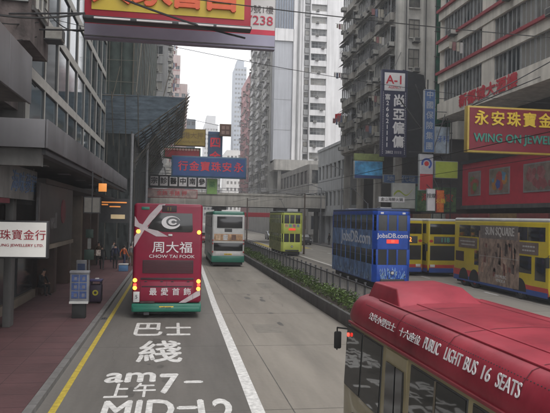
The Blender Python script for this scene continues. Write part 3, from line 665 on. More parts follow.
    for s in (-1, 1):
        # windows from the front backwards: cab quarter light, cab window, (door), saloon windows
        segs = [(-1.22, -.46, 1.38, 2.27, 'window'), (-2.08, -1.3, 1.38, 2.27, 'window')]
        segs += [(-2.86, -2.32, .75, 2.2, 'door')] if s < 0 else [(-2.9, -2.2, 1.35, 2.27, 'window')]
        yy = -3.1
        while yy > -L + .9: segs.append((yy - 1.36, yy, 1.32, 2.27, 'window')); yy -= 1.5
        for y0, y1, z0, z1, nm in segs:
            if nm == 'door':
                d = side_panel('door', mini_cream, y0 - .1, y1 + .08, .5, 2.3, .012, s)
                for q0, q1 in ((y0 - .02, y0 + .2), (y0 + .24, y1 + .02)): side_panel('window', glass_v, q0, q1, .95, 2.14, .024, s, d)
            else:
                f = side_panel('window', frame_d, y0 - .015, y1 + .015, z0 - .015, z1 + .015, .004, s); side_panel('pane', glass_mini, y0, y1, z0, z1, .012, s, f)
                if y1 < -2: side_panel('bar', M('frame_bronze', (.12, .10, .07), .5), (y0 + y1)/2 - .015, (y0 + y1)/2 + .015, z0, z1, .02, s, f)
        side_panel('rub_strip', frame_d, -L + .2, -.9, 1.0, 1.05, .01, s)
        for y in (-1.3, -5.5): 
            bb = MB(); k = 12; bb.prism([(s*1.046, y + .5*math.cos(math.pi*i/k), .36 + .5*math.sin(math.pi*i/k)) for i in range(k + 1)], (s*-.3, 0, 0), black_m); bb.build('wheel_arch', t); wheel(t, s * 1.03, y, .38, .22, face=s)
    # front glass, lamps, mirror
    b = MB(); b.add([(-.8, .03, 1.3), (.8, .03, 1.3), (.76, -.27, 2.28), (-.76, -.27, 2.28)], [(0, 1, 2, 3)], glass_v); b.build('windscreen', t)
    for s in (-1, 1): part('headlamp', t, lamp_dull, s*.45, s*.75, -.02, .03, .65, .85, bevel=.02)
    part('bumper', t, steel_dark, -.95, .95, -.1, .12, .35, .55, bevel=.04)
    b = MB(); b.tube((-.98, -.35, 2.2), (-1.09, -.12, 2.18), .014, black_m); b.tube((-1.09, -.12, 2.18), (-1.09, -.12, 1.82), .012, black_m)
    b.build('mirror_arm', t); part('mirror', t, black_m, -1.14, -1.02, -.15, -.09, 1.84, 2.12, bevel=.025)
    b = MB(); b.tube((-1.035, -.62, 2.16), (-1.06, -.62, 2.16), .03, redlamp, 8); b.build('marker_lamp', t)
    # lettering on the cove, tilted with it
    def cove_text(body, y0, y1, h):
        c = text('lettering', None, body, (0, 0, 0), .2, white_ink, align='LEFT', ext=.002, bold=.003)
        me = c.data; xs = [v.co.x for v in me.vertices]; zs = [v.co.z for v in me.vertices]
        d = Vector((.045, 0, .14)).normalized(); n = Vector((-d.z, 0, d.x))
        for v in me.vertices:
            l = (v.co.x - min(xs)) / (max(xs) - min(xs)) * (y0 - y1); u_ = (v.co.z - min(zs)) / (max(zs) - min(zs)) * h
            v.co = Vector((-.985, y0 - l, 2.52)) + d * (u_ + .01) + n * (-v.co.y + .006)
        c.parent = t
    return t, cove_text
glass_mini = glass_mat('minibus_glass', (.012, .013, .012), (.04, .036, .025), .6, .03, .02)
mt_, ct = minibus()
K = -.67
ct('公共小型巴士', -.74 + K, -1.77 + K, .105); ct('十六座位', -1.93 + K, -2.58 + K, .105)
ct('PUBLIC', -2.69 + K, -3.09 + K, .13); ct('LIGHT', -3.23 + K, -3.59 + K, .13); ct('BUS', -3.66 + K, -3.90 + K, .13); ct('16', -4.01 + K, -4.15 + K, .13); ct('SEATS', -4.26 + K, -4.63 + K, .13)
# ------------------------------------------------------------------ LEFT SIDE BUILDINGS
rnd = random.Random(11)
# 1. office block with glass front, steel canopy over the pavement
B1 = Building('office_building', 'dark glass office block with pale bands above a long grey canopy on the left', 'building', (-12, 18, 0))
w3 = win_mesh('window', 2.98, 2.30, frame_w, glass_b, 2, 1, .09)
B1.wall.box(-20, -5.62, 24.2, 50, 6.4, 42, conc_dark)
o_ = (-5.62, 24.5)
B1.facade(o_, E90, 25.5, 6.55, 42, 2.72, 9, 2.68, 2.30, .21, frame_w, win_mesh('window', 2.68, 2.30, frame_d, glass_b, 1, 1, .03), d=.14, rnd=rnd)
# near block of the same line, mostly above and outside the frame
B1.finish()
NB = Building('concrete_building', 'stained old concrete building with projecting bays at the upper left corner', 'building', (-12, 12, 0))
NB.wall.box(-20, -5.8, 2, 24.15, 7.7, 34, conc_stain); NB.wall.box(-5.795, -4.78, 21.2, 24.1, 9.55, 34, conc_stain); NB.wall.box(-5.795, -5.2, 13.5, 18.5, 9.0, 34, conc_stain)
NB.wall.box(-4.775, -4.70, 21.3, 24.0, 10.6, 10.75, conc_dark); NB.wall.box(-4.775, -4.6, 21.1, 24.15, 12.4, 12.6, conc_dark)
wN = win_mesh('window', 1.5, 1.5, frame_w, glass, 2, 2, .06)
for z in (9.8, 12.9, 15.9):
    for y in (19.4, 20.5): NB.place('window', win_mesh('window', .95, 1.5, frame_alu, glass, 2, 1, .05), -5.76, y, z + .3, E90)
    NB.place('window', wN, -4.74, 22.6, z + 1, E90); NB.place('air_conditioner', AC, -4.76, 23.5, z + .4, E90)
    NB.place('window', win_mesh('window', .8, 1.3, frame_alu, glass, 1, 2, .05), -5.25, 21.16, z + 1, S0)
for x in (-6.4, -7.5, -8.6, -9.7): NB.place('window', win_mesh('window', 1.0, .9, frame_w, glass, 1, 1, .06), x, 18.0, 7.9, S0)
NB.wall.box(-20, -5.81, 17.4, 18.05, 6.5, 7.7, conc_dark)
NB.finish()
# near canopy and far canopy (fascia panels with joints)
def canopy(label, x0, x1, y0, y1, z0, z1, step):
    t = thing('canopy', label, 'canopy', ((x0 + x1)/2, y0, z0))
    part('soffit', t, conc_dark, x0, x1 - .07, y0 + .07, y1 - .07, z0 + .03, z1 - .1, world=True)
    y = y0 + .0; k = 0
    while y < y1 - .05:
        e = min(y + step, y1); part('fascia_panel', t, panel_grey, x1 - .06, x1, y + .012, e - .012, z0, z1, world=True, bevel=.01); y = e
    x = x1 - .06
    while x > x0 + .3:
        e = max(x - step, x0); part('fascia_panel', t, panel_grey, e + .012, x - .012, y0, y0 + .06, z0, z1, world=True, bevel=.01); x = e
    return t
canopy('large grey panelled canopy fascia jutting in at the left edge above shop level', -9, -3.4, 3, 15.4, 6.5, 7.62, 2.6)
cf = canopy('long grey panelled canopy running above the left pavement under the glass office block', -11, -3.4, 17.4, 46, 5.68, 6.45, 2.55)
part('edge_beam', cf, conc_dark, -11, -3.6, 17.6, 17.9, 5.2, 5.675, world=True)
part('edge_beam', cf, steel_dark, -3.75, -3.5, 17.7, 46, 5.52, 5.675, world=True)
for y in (24, 29, 34, 39, 43): 
    bb = MB(); bb.box(-5.2, -4.7, y, y + .5, 5.66, 5.70, lamp_dull); bb.build('ceiling_lamp', cf, world=True)
# ground floor arcade
AR = thing('shop_arcade', 'dark brown ground floor shops and pillars behind the left pavement', 'building', (-7, 20, .13))
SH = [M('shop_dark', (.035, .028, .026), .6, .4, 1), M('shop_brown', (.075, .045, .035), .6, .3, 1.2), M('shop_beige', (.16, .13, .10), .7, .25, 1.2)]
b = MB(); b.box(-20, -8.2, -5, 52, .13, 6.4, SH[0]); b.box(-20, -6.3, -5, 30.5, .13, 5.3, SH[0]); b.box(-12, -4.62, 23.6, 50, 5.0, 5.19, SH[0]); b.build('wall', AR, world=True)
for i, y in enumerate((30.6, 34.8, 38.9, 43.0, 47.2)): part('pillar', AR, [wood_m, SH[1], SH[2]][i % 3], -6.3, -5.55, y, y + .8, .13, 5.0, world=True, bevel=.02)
part('pillar', AR, conc_dark, -5.5, -5.25, 21.6, 22.1, .13, 5.6, world=True, bevel=.03)
for i, y in enumerate((4, 7.2, 10.4, 13.6, 16.8, 20, 23.2, 26.4)):
    f = part('shop_window', AR, steel_dark, -6.3, -6.22, y, y + 2.9, .5, 3.3, world=True); part('pane', f, glass_v, -6.24, -6.205, y + .1, y + 2.8, .6, 3.2); f.children[0].location = -Vector(AR.location)
    part('sill', AR, SH[2], -6.3, -6.1, y - .1, y + 3.05, .13, .48, world=True)
for i, y in enumerate((31.8, 35.8, 40, 44.2)):
    f = part('shop_window', AR, SH[2] if i % 2 else steel_dark, -8.2, -8.1, y, y + 3, .5, 3.2, world=True); pn = part('pane', f, glass_v, -8.12, -8.08, y + .15, y + 2.85, .6, 3.0); pn.location = -Vector(AR.location)
# dark shop front above the arcade with faint letters
SP = thing('shop_sign', 'dark shop fascia panel with faint grey letters and a dull red disc under the canopy', 'sign', (-4.5, 25.6, 2.9))
part('panel', SP, M('panel_brown_grey', (.045, .038, .036), .5, .3, 2), -4.75, -4.6, 22.6, 29.6, 2.75, 4.98, world=True, bevel=.02)
part('frame', SP, SH[2], -4.78, -4.55, 22.5, 29.7, 2.58, 2.745, world=True)
text('lettering', SP, 'wall', (-4.59, 25.1, 3.6), .85, M('letter_grey', (.10, .09, .09), .5), rz=E90, world=True, bold=.02)
b = MB(); b.prism([(-4.596, 27.1 + .5*math.cos(i*.3142), 4.0 + .5*math.sin(i*.3142)) for i in range(20)], (.03, 0, 0), M('disc_red', (.14, .02, .03), .5)); b.build('disc', SP, world=True)
# white lit panel and orange lit box farther along
t = thing('light_box', 'small glowing orange sign box hanging under the far end of the canopy', 'sign', (-3.35, 30, 4.9))
part('face', t, M('orange_glow', (.6, .25, .06), .5, emis=(1, .35, .08), es=.25), -3.52, -3.16, 30, 30.12, 4.98, 5.36, world=True, bevel=.01); part('bracket', t, steel_dark, -3.36, -3.32, 30.02, 30.08, 5.36, 5.68, world=True)
t = thing('light_box', 'orange lit strip sign over the far shop entrance on the left pavement', 'sign', (-3.9, 42, 4.6))
part('frame', t, steel_dark, -4.85, -2.95, 42.05, 42.3, 3.35, 4.95, world=True)
bb = MB()
for x0, x1, z0, z1 in ((-4.7, -3.1, 4.66, 4.74), (-4.2, -3.5, 4.38, 4.46), (-4.7, -4.3, 4.5, 4.58), (-4.1, -3.2, 3.62, 3.9)): bb.box(x0, x1, 42.0, 42.04, z0, z1, M('orange_glow', (.6, .25, .06)) if z0 > 4 else M('cream_glow', (.4, .32, .2), .5, emis=(1, .75, .4), es=.12))
o = bb.build('neon_tube', t, world=True)
t = thing('light_box', 'pale rectangular panel sign in a dark frame under the canopy', 'sign', (-3.3, 26, 4.1))
part('frame', t, steel_dark, -3.62, -2.96, 26.03, 26.15, 3.95, 4.62, world=True)
for x in (-3.59, -3.27): part('panel', t, M('panel_pale', (.17, .16, .14), .6, .2, 3), x, x + .28, 26, 26.03, 3.99, 4.58, world=True)
part('bracket', t, steel_dark, -3.32, -3.28, 26.05, 26.1, 4.62, 5.68, world=True)
# shop fascia with blue scribble
t = thing('shop_sign', 'weathered grey fascia board with faded blue handwriting above the jewellery sign', 'sign', (-5, 14, 4.4))
y = 4
while y < 23: part('panel', t, M('fascia_grey', (.17, .165, .16), .7, .25, 1.2, streak=.3), -5.0, -4.85, y, min(23.45, y + 2.4) - .02, 4.35, 5.38, world=True, bevel=.008); y += 2.4
text('lettering', t, '海味蔘茸', (-4.84, 21.3, 4.85), .72, M('scribble_blue', (.07, .12, .22), .6, .3, 5), rz=E90, world=True, sx=1.2, shear=.2)
part('return', t, conc_dark, -6.3, -5.0, 23.2, 23.45, 4.2, 5.5, world=True)
part('stripe', t, M('stripe_maroon', (.12, .02, .03), .6), -5.0, -4.84, 4, 19.5, 4.2, 4.34, world=True)
# jewellery sign
t = thing('shop_sign', 'white box sign with red Chinese characters and JEWELLERY LTD at the left edge', 'sign', (-5.3, 20, 2.6))
part('frame', t, steel_dark, -6.1, -3.82, 20.0, 20.3, 2.52, 3.68, world=True, bevel=.02)
f = part('face', t, M('sign_white', (.58, .57, .54), .5, .06, 2, emis=(1, .97, .9), es=.10), -6.05, -3.87, 19.985, 20.0, 2.57, 3.63, world=True)
red_ink = M('sign_red_ink', (.35, .01, .03), .6)
for i, ch in enumerate('永隆珠寶金行'): text('lettering', t, ch, (-5.74 + i*.342, 19.975, 3.22), .33, red_ink, world=True, bold=.004)
text('lettering', t, 'WING LUNG JEWELLERY LTD.', (-3.93, 19.975, 2.92), .115, red_ink, world=True, sx=1.15, bold=.002, align='RIGHT')
for x in (-5.8, -4.2): part('hanger', t, steel_dark, x, x + .05, 20.1, 20.15, 3.68, 4.4, world=True)

# 2. netted building under renovation
N = Building('netted_building', 'building under renovation wrapped in dark green netting and bamboo scaffolding', 'building', (-8, 52, 0))
N.wall.box(-25, -4.6, 53.2, 104, 0.13, 48, conc_dark); N.finish(); nr = N.root
def net_sheet(name, pts_fn, nu, nv, m):
    b = MB(); vs = [pts_fn(i / nu, j / nv) for j in range(nv + 1) for i in range(nu + 1)]
    b.add(vs, [(j*(nu+1)+i, j*(nu+1)+i+1, (j+1)*(nu+1)+i+1, (j+1)*(nu+1)+i) for j in range(nv) for i in range(nu)], m); return b.build(name, nr, world=True, smooth=True)
r5 = random.Random(5)
def wob(u, v, s): return (math.sin(u*s*6.28) * math.sin(v*s*5+u*3)) * .12
net_sheet('netting', lambda u, v: (-7.5 + 4.0*u, 51.9 + wob(u, v, 4), 12.2 + 36*v), 30, 60, net_m)
net_sheet('netting', lambda u, v: (-3.5 + wob(u, v, 9), 51.9 + 53*u, 12.2 + 36*v), 60, 60, net_m)
b = MB()
for x in [-7.4 + i*.95 for i in range(5)] + [-3.55]: b.tube((x, 51.7, .13), (x + r5.uniform(-.1, .1), 51.7, 48), .022, bamboo, 5)
for z in [13 + i*1.7 for i in range(21)]: b.tube((-7.6, 51.65, z), (-3.3, 51.65, z + r5.uniform(-.1, .1)), .02, bamboo, 5); b.tube((-3.34, 51.6, z), (-3.34, 105, z), .018, bamboo, 5)
for y in [53 + i*5.3 for i in range(10)]: b.tube((-3.32, y, 5), (-3.32, y, 48), .022, bamboo, 5)
for i in range(6): b.tube((-3.3, 52 + i*8, 14 + i % 2 * 8), (-3.3, 60 + i*8, 22 - i % 2 * 8), .035, bamboo, 5)
o = b.build('scaffold_pole', nr, world=True); o['kind'] = 'stuff'
# hoarding below
net_sheet('netting', lambda u, v: (-6.4 + 2.7*u + wob(u, v, 3)*.6, 52.6 + wob(u, v, 5), .2 + 10.6*v), 20, 30, M('dark_netting', (.022, .028, .028), .95, .5, 1.2, .6))
net_sheet('netting', lambda u, v: (-3.6 + 1.9*v**3 + wob(u, v, 6)*.6, 52.6 + 40*u, 3.2 + 7.8*v), 50, 20, M('dark_netting', (.022, .028, .028)))
for x, y in ((-3.38, 50.1), (-2.35, 53.5)):
    b = MB(); b.tube((x, y, .13), (x, y, 10.3), .11, steel_grey, 8); b.build('post', nr, world=True)
# catch fan of blue sheeting
CFm = sheet_m
def fan_pt(u, v, o=0): # u along street, v from wall up and outward
    return (-3.4 + 4.1*v, (51.8 - 2.2*v) + (22.2 + 2.2*v)*u, 10.5 + 2.75*v + .25*math.sin(u*3.1)*v + o)
net_sheet('catch_fan_sheet', lambda u, v: (lambda p: (p[0], p[1], p[2] + .06*math.sin(v*40)))(fan_pt(u, v)), 30, 60, CFm)
net_sheet('catch_fan_sheet', lambda u, v: (-7.6 + (4.2 + 4.1*v)*u, 51.8 - 2.2*v, 10.5 + 2.75*v + .05*math.sin(v*40)), 30, 60, CFm)
b = MB()
for i in range(12): p, q_ = fan_pt(i/11, 0, -.15), fan_pt(i/11, 1.08, -.1); b.tube(p, q_, .045, bamboo, 5); b.tube((-3.4, p[1], p[2] - 2.2), q_, .04, bamboo, 5)
for j in range(7): b.tube(fan_pt(-.02, j/6, -.2), fan_pt(1.02, j/6, -.2), .04, bamboo, 5)
for i in range(16):
    x = .72 + r5.uniform(-.1, .1); y = 50 + 24*i/15; b.tube((x - .5, y, 12.7), (x + .2, y, 13.7 + r5.random()*.3), .025, bamboo, 4)
for j in range(3): b.tube((.75 + j*.1, 49.6, 13.4 + j*.35), (.75 + j*.1, 74, 13.4 + j*.35), .02, bamboo, 4)
for i in range(14): b.tube(fan_pt(i/13, .02, -.12), fan_pt(min(1, (i+2)/13), 1, -.12), .025, bamboo, 4); b.tube(fan_pt(min(1, (i+2)/13), .02, -.12), fan_pt(i/13, 1, -.12), .025, bamboo, 4)
for x in (-7, -6, -5, -4, -3): b.tube((x, 51.8, 9.5), (x, 49.4, 13.4), .04, bamboo, 5)
b.tube((-7.6, 49.6, 13.15), (.7, 49.8, 13.3), .04, bamboo, 5); b.tube((-7.6, 51, 11.6), (-2, 51, 11.6), .04, bamboo, 5)
for i, (x, y) in enumerate(((-5.0, 49.6), (-1.2, 50.4))): b.tube((x, y, 12.8), (x + .6, y - .3, 15.4), .035, bamboo, 5)
o = b.build('catch_fan_pole', nr, world=True); o['kind'] = 'stuff'

# 3. tenement beyond, cluttered with air conditioners
T3 = Building('apartment_building', 'tall grey apartment block crowded with air conditioners beyond the netted building', 'building', (-8, 105, 0), 'apartment blocks along the street')
T3.wall.box(-30, -1.9, 105.5, 160, .1, 66, grey_wall)
wa = win_mesh('window', 1.6, 1.5, frame_alu, glass, 2, 1, .08, conc); cg = (cage_mesh(1.7, 1.5), .4)
T3.facade((-4.6, 105.5), S0, 2.7, 12, 66, 3, 1, 1.6, 1.5, .8, grey_wall, wa, ac=.9, rnd=rnd)
T3.facade((-1.9, 105.5), E90, 54, 12, 66, 3, 15, 1.6, 1.5, .8, grey_wall, wa, ac=.8, cage=cg, rnd=rnd, wash=.2); T3.finish()
# 4. slim pink tower and lower blue block
T4 = Building('tower_block', 'slim pink and white tower with a bluish glass bay rising above the left rooftops', 'building', (0, 200, 0))
T4.wall.box(-2.6, .9, 200, 216, 0, 55, M('pink_pale', (.50, .40, .38), .8, .1, .3, streak=.15)); T4.wall.box(.91, 3.3, 200.3, 216, 0, 46, M('pink_pale', (.50, .40, .38))); T4.wall.box(-1.6, -.2, 202, 206, 55, 57.5, pale_far)
wp = win_mesh('window', 1.3, 1.2, frame_w, glass_b, 2, 1, .08)
T4.facade((-2.6, 200), S0, 3.5, 6, 55, 2.9, 2, 1.3, 1.2, .9, M('pink_pale', (.5, .4, .38)), wp, band=(pink_wall, .35), rnd=rnd); T4.facade((.95, 200.3), S0, 2.3, 6, 46, 2.9, 1, 1.3, 1.2, .9, M('pink_pale', (.5, .4, .38)), wp, band=(pink_wall, .35), rnd=rnd); T4.finish()
T5 = Building('apartment_building', 'lower bluish grey block standing just right of the slim pink tower', 'building', (5, 215, 0), 'apartment blocks along the street')
T5.wall.box(3.4, 6.6, 215, 240, 0, 37, M('blue_grey_wall', (.22, .27, .32), .8, .15, .3, streak=.2)); T5.facade((3.4, 215), S0, 3.2, 4, 37, 3, 2, 1.2, 1.4, .9, M('blue_grey_wall', (.22, .27, .32)), win_mesh('window', 1.2, 1.4, frame_alu, glass_b, 2, 1, .08), rnd=rnd); T5.finish()
# left infill between (behind the signs)
T6 = Building('apartment_building', 'low grey block with plain windows behind the hanging signs on the left', 'building', (-8, 162, 0), 'apartment blocks along the street')
T6.wall.box(-30, -2.2, 162, 199, 0, 30, grey_wall); T6.wall.box(-2.2, 4.6, 250, 290, 0, 26, tile_wall); T6.facade((-2.2, 250), S0, 6.8, 2, 26, 3, 4, 1.2, 1.4, .9, tile_wall, win_mesh('window', 1.2, 1.4, frame_alu, glass, 2, 1, .08), rnd=rnd); T6.finish()

# ------------------------------------------------------------------ FAR END
def far_block(label, x0, x1, y0, y1, h, wm, fh, nb, ww, wh, win, name='tower_block', roof=None, side=None):
    F_ = Building(name, label, 'building', ((x0+x1)/2, y0, 0), 'distant blocks at the end of the street'); F_.wall.box(x0, x1, y0, y1, 0, h, wm)
    F_.facade((x0, y0), S0, x1 - x0, 3, h, fh, nb, ww, wh, .9, wm, win, rnd=rnd, d=.3)
    if side: F_.facade((x0, y1), W90, y1 - y0, 3, h, fh, side, ww, wh, .9, wm, win, rnd=rnd, d=.3)
    if roof: F_.wall.box(x0 + 1.5, x1 - 1.5, y0 + 2, y1 - 2, h, h + roof, wm)
    F_.finish()
wf = win_mesh('window', 1.4, 1.4, frame_alu, glass, 1, 1, .1)
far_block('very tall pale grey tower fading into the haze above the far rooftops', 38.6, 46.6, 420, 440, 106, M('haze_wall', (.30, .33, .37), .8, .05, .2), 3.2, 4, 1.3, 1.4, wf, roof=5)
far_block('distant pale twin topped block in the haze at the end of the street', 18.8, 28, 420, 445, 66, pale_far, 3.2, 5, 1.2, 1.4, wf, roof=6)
far_block('white apartment block with rows of dark windows left of the pink tower', 24.4, 33.5, 300, 330, 36, M('white_far_wall', (.60, .58, .55), .8, .1, .2, streak=.1), 3.1, 5, 1.0, 1.5, wf)
far_block('low cream block behind the green vertical sign', 10, 24, 330, 350, 26, tile_wall, 3.1, 8, 1.1, 1.5, wf, name='apartment_building')
far_block('wide grey block closing the far end of the street', -30, 70, 455, 470, 24, grey_wall, 3.2, 30, 1.5, 1.5, wf, name='apartment_building')

# ------------------------------------------------------------------ RIGHT SIDE BUILDINGS
# far right line: pink tower, window building
P1 = Building('apartment_building', 'tall pink apartment block with bay windows far down the right side', 'building', (30, 184, 0), 'apartment blocks along the street')
P1.wall.box(22, 50, 184, 208, 0, 47, pink_wall); P1.wall.box(26, 34, 188, 196, 47, 50, pink_wall)
wpk = win_mesh('window', 1.5, 1.5, frame_w, glass, 2, 1, .08, pink_wall)
P1.facade((22, 208), W90, 24, 8, 47, 2.8, 8, 1.5, 1.5, .8, pink_wall, wpk, ac=.5, cage=(cage_mesh(1.6, 1.5), .3), rnd=rnd, d=.5); P1.facade((22, 184), S0, 8, 8, 47, 2.8, 3, 1.2, 1.4, .8, pink_wall, win_mesh('window', 1.2, 1.4, frame_w, glass, 2, 1, .08), rnd=rnd); P1.finish()
P2 = Building('apartment_building', 'tall white apartment block with ranks of balconies beside the pink block', 'building', (30, 145, 0), 'apartment blocks along the street')
P2.wall.box(22, 50, 144, 183.5, 0, 62, tile_wall)
wt = win_mesh('window', 1.7, 1.6, frame_w, glass, 3, 1, .07, conc)
P2.facade((22, 183.5), W90, 39.5, 10, 62, 2.85, 13, 1.7, 1.6, .7, tile_wall, wt, ac=.8, cage=(cage_mesh(1.7, 1.6), .35), rnd=rnd, d=.35)
for k in range(18):
    for yy in (146, 159, 172): P2.wall.box(21.0, 21.66, yy, yy + 5.5, 10 + k*2.85, 10.95 + k*2.85, M('balcony_white', (.46, .45, .44), .8, .15, 1, streak=.25))
P2.finish()
# tall white tower with a blank grey-blue flank
W_ = Building('tower_block', 'tall white tower with one column of wide windows beside a blank blue grey slab', 'building', (30, 140, 0))
W_.wall.box(22, 26.2, 140, 143.8, 16.5, 90, slab_wall); W_.wall.box(26.22, 39.4, 139.6, 165, 16.5, 100, white_wall)
W_.wall.box(21.9, 26.3, 139.6, 139.98, 44.5, 47.3, white_wall)
for i in range(7): W_.wall.box(22.1 + i*.6, 22.4 + i*.6, 139.7, 139.97, 47.3, 90, M('slab_strip', (.16, .19, .24), .4))
for z in (24, 31, 38): W_.wall.box(22.0, 26.2, 139.96, 139.985, z, z + .05, grey_wall)
W_.wall.box(27.2, 27.6, 139.3, 139.59, 16.5, 100, grey_wall); W_.wall.box(28.3, 28.6, 139.25, 139.59, 16.5, 100, white_wall)
z = 17.4; ws = win_mesh('window', 1.0, 1.1, frame_d, glass, 1, 1, .08); wl = win_mesh('window', 3.3, 1.55, frame_alu, glass, 4, 2, .07)
while z < 96:
    W_.wall.box(30.2, 33.9, 139.0, 139.59, z - 1.3, z - .02, white_wall); W_.place('window', wl, 32.05, 139.5, z, S0); W_.place('window', ws, 29.35, 139.52, z + .1, S0)
    W_.wall.box(28.85, 29.85, 139.2, 139.59, z - 1.2, z - .05, grey_wall)
    if rnd.random() < .5: W_.place('air_conditioner', AC, 31 + rnd.random()*2, 139.1, z - .1, S0)
    z += 2.86
W_.wall.box(30.0, 30.19, 138.9, 139.59, 16.5, 100, white_wall); W_.wall.box(33.91, 34.1, 138.9, 139.59, 16.5, 100, white_wall)
W_.wall.box(22, 38.2, 137.6, 165, 14.6, 17, conc); W_.wall.box(24, 45, 142, 165, 0, 14.59, M('podium_dark', (.10, .10, .105), .7, .3, .4))
for x in (23, 27, 31.5, 36): W_.wall.box(x, x + .7, 138.4, 139.1, 0, 14.59, conc)
W_.finish()
# podium shops closing towards the footbridge
PD = Building('commercial_building', 'low concrete block with dark shop windows under the white tower', 'building', (28, 112, 0))
PD.wall.box(23.6, 45, 108, 137, 0, 13.5, conc); PD.facade((23.6, 137), W90, 29, 1, 13.5, 4.1, 8, 2.6, 2.4, .9, conc, win_mesh('window', 2.6, 2.4, frame_d, glass, 2, 1, .08), rnd=rnd); PD.facade((23.6, 108), S0, 21, 1, 13.5, 4.1, 6, 2.6, 2.4, .9, conc, win_mesh('window', 2.6, 2.4, frame_d, glass, 2, 1, .08), rnd=rnd); PD.finish()
# bank / low grey white building with flag
BK = Building('low_office_building', 'three storey grey white building with window rows and roof flag beside the footbridge', 'building', (26, 84, 0))
bw_ = M('bank_wall', (.52, .53, .54), .8, .15, .4, .1, streak=.25)
BK.wall.box(23.4, 46, 82.3, 99, 4.6, 14.6, bw_); BK.wall.box(25.6, 46, 82.4, 98.9, .13, 4.6, M('podium_dark', (.1, .1, .105)))
wb = win_mesh('window', 1.7, 2.2, frame_alu, glass, 2, 1, .08)
BK.facade((23.4, 99), W90, 16.7, 4.6, 14.6, 4.2, 7, 1.7, 2.2, 1.2, bw_, wb, rnd=rnd, d=.3); BK.facade((23.4, 82.3), S0, 22, 4.6, 14.6, 4.2, 8, 1.7, 2.2, 1.2, bw_, wb, rnd=rnd)
BK.wall.box(23.0, 46.2, 81.9, 99.2, 14.6, 15.0, bw_); BK.wall.box(22.9, 23.4, 82, 99, 4.3, 4.9, bw_)
for i in range(5): BK.wall.box(23.3, 24.1, 82.5 + i*3.8, 83.3 + i*3.8, .13, 4.6, bw_)
BK.finish()
def flag(label, x, y, z, h, col, sz):
    t = thing('flagpole', label, 'flag', (x, y, z)); b = MB(); b.tube((x, y, z), (x, y, z + h), .05, steel_grey, 8, .03); b.build('pole', t, world=True)
    b = MB(); n = 8; vs = [(x - sz*i/n + 0, y + .12*math.sin(i*1.3)*i/n*2, z + h - .1 - sz*1.25*j/4 - .18*i/n*sz) for j in range(5) for i in range(n+1)]
    b.add(vs, [(j*(n+1)+i, j*(n+1)+i+1, (j+1)*(n+1)+i+1, (j+1)*(n+1)+i) for j in range(4) for i in range(n)], col); b.build('flag_cloth', t, world=True, smooth=True)
flag('red flag on a thin pole on the roof of the low grey white building', 24.0, 88.5, 15.0, 4.6, M('flag_red', (.5, .02, .03), .7), 1.0)
# A1: old apartment building with bays overhanging the pavement
A = Building('apartment_building', 'grimy old apartment block with overhanging bays, washing and air conditioners on the right', 'building', (24, 61, 0), 'apartment blocks along the street')
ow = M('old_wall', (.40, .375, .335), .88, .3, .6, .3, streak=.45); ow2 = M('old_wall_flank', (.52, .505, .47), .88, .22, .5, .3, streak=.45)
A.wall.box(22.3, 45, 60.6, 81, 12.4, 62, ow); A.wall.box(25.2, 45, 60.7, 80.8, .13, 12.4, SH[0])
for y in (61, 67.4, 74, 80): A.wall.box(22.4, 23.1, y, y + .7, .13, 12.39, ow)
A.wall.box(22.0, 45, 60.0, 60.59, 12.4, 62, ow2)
wA = win_mesh('window', 1.75, 1.5, frame_alu, glass, 3, 2, .06, ow); wA2 = win_mesh('window', 1.75, 1.45, frame_d, glass, 2, 2, .06, ow); cA = cage_mesh(1.8, 1.5)
rA = random.Random(21)
A.facade((22.3, 81), W90, 20.4, 12.5, 62, 3.05, 9, 1.75, 1.5, .75, ow, wA, d=.22, ac=.65, cage=(cA, .35), wash=.08, rnd=rA)
awn = M('tin_awning', (.2, .2, .18))
for k in range(16):   # projecting bays and sloping awnings
    z = 12.5 + k*3.05
    for y0, y1 in ((75.2, 79.9), (68.3, 73.0), (61.3, 66.2)):
        A.wall.box(21.7, 22.07, y0, y1, z, z + .78, ow if k % 3 else M('bay_pale', (.45, .42, .38), .85, .3, .8, streak=.4)); A.wall.box(21.7, 22.07, y0, y1, z + 2.35, z + 2.5, ow)
        A.place('bay_window', win_mesh('window', (y1 - y0) - .1, 1.56, frame_alu, glass, 5, 1, .06), 21.77, (y0 + y1)/2, z + .785, W90)
        A.wall.add([(21.72, y0, z + 2.66), (21.72, y1, z + 2.66), (21.1, y1, z + 2.36), (21.1, y0, z + 2.36)], [(0, 1, 2, 3)], awn)
        if rA.random() < .7: A.place('air_conditioner', AC, 21.68, y0 + 1 + rA.random()*3, z + .4, W90)
        if rA.random() < .18: A.place('washing_pole', rA.choice(WASH), 21.65, y0 + 1 + rA.random()*3, z + 1.5, W90)
wF = win_mesh('window', 1.15, 1.9, frame_d, glass, 2, 2, .06, conc)
for k in range(14):
    z = 13.4 + k*3.05
    A.place('window', wF, 23.75, 59.98, z, S0)
    if k % 2 == 0: A.place('window', win_mesh('window', .7, .9, frame_d, glass, 1, 2, .05, conc), 26.6, 59.98, z + .5, S0)
    if k % 3 != 1: A.place('air_conditioner', AC, 23.9, 59.97, z - .5, S0)
for x in (22.9, 25.0): A.wall.tube((x, 59.9, 12.4), (x, 59.9, 60), .05, steel_dark, 6)
A.finish()
# right building with red bands
Q = Building('commercial_building', 'cream building with red bands and strip windows overhanging at the upper right', 'building', (26, 30, 0))
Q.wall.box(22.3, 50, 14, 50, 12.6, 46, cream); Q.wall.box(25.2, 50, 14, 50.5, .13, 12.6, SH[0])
for y in (15, 22): Q.wall.box(23.6, 24.5, y, y + .8, .13, 12.59, conc_dark)
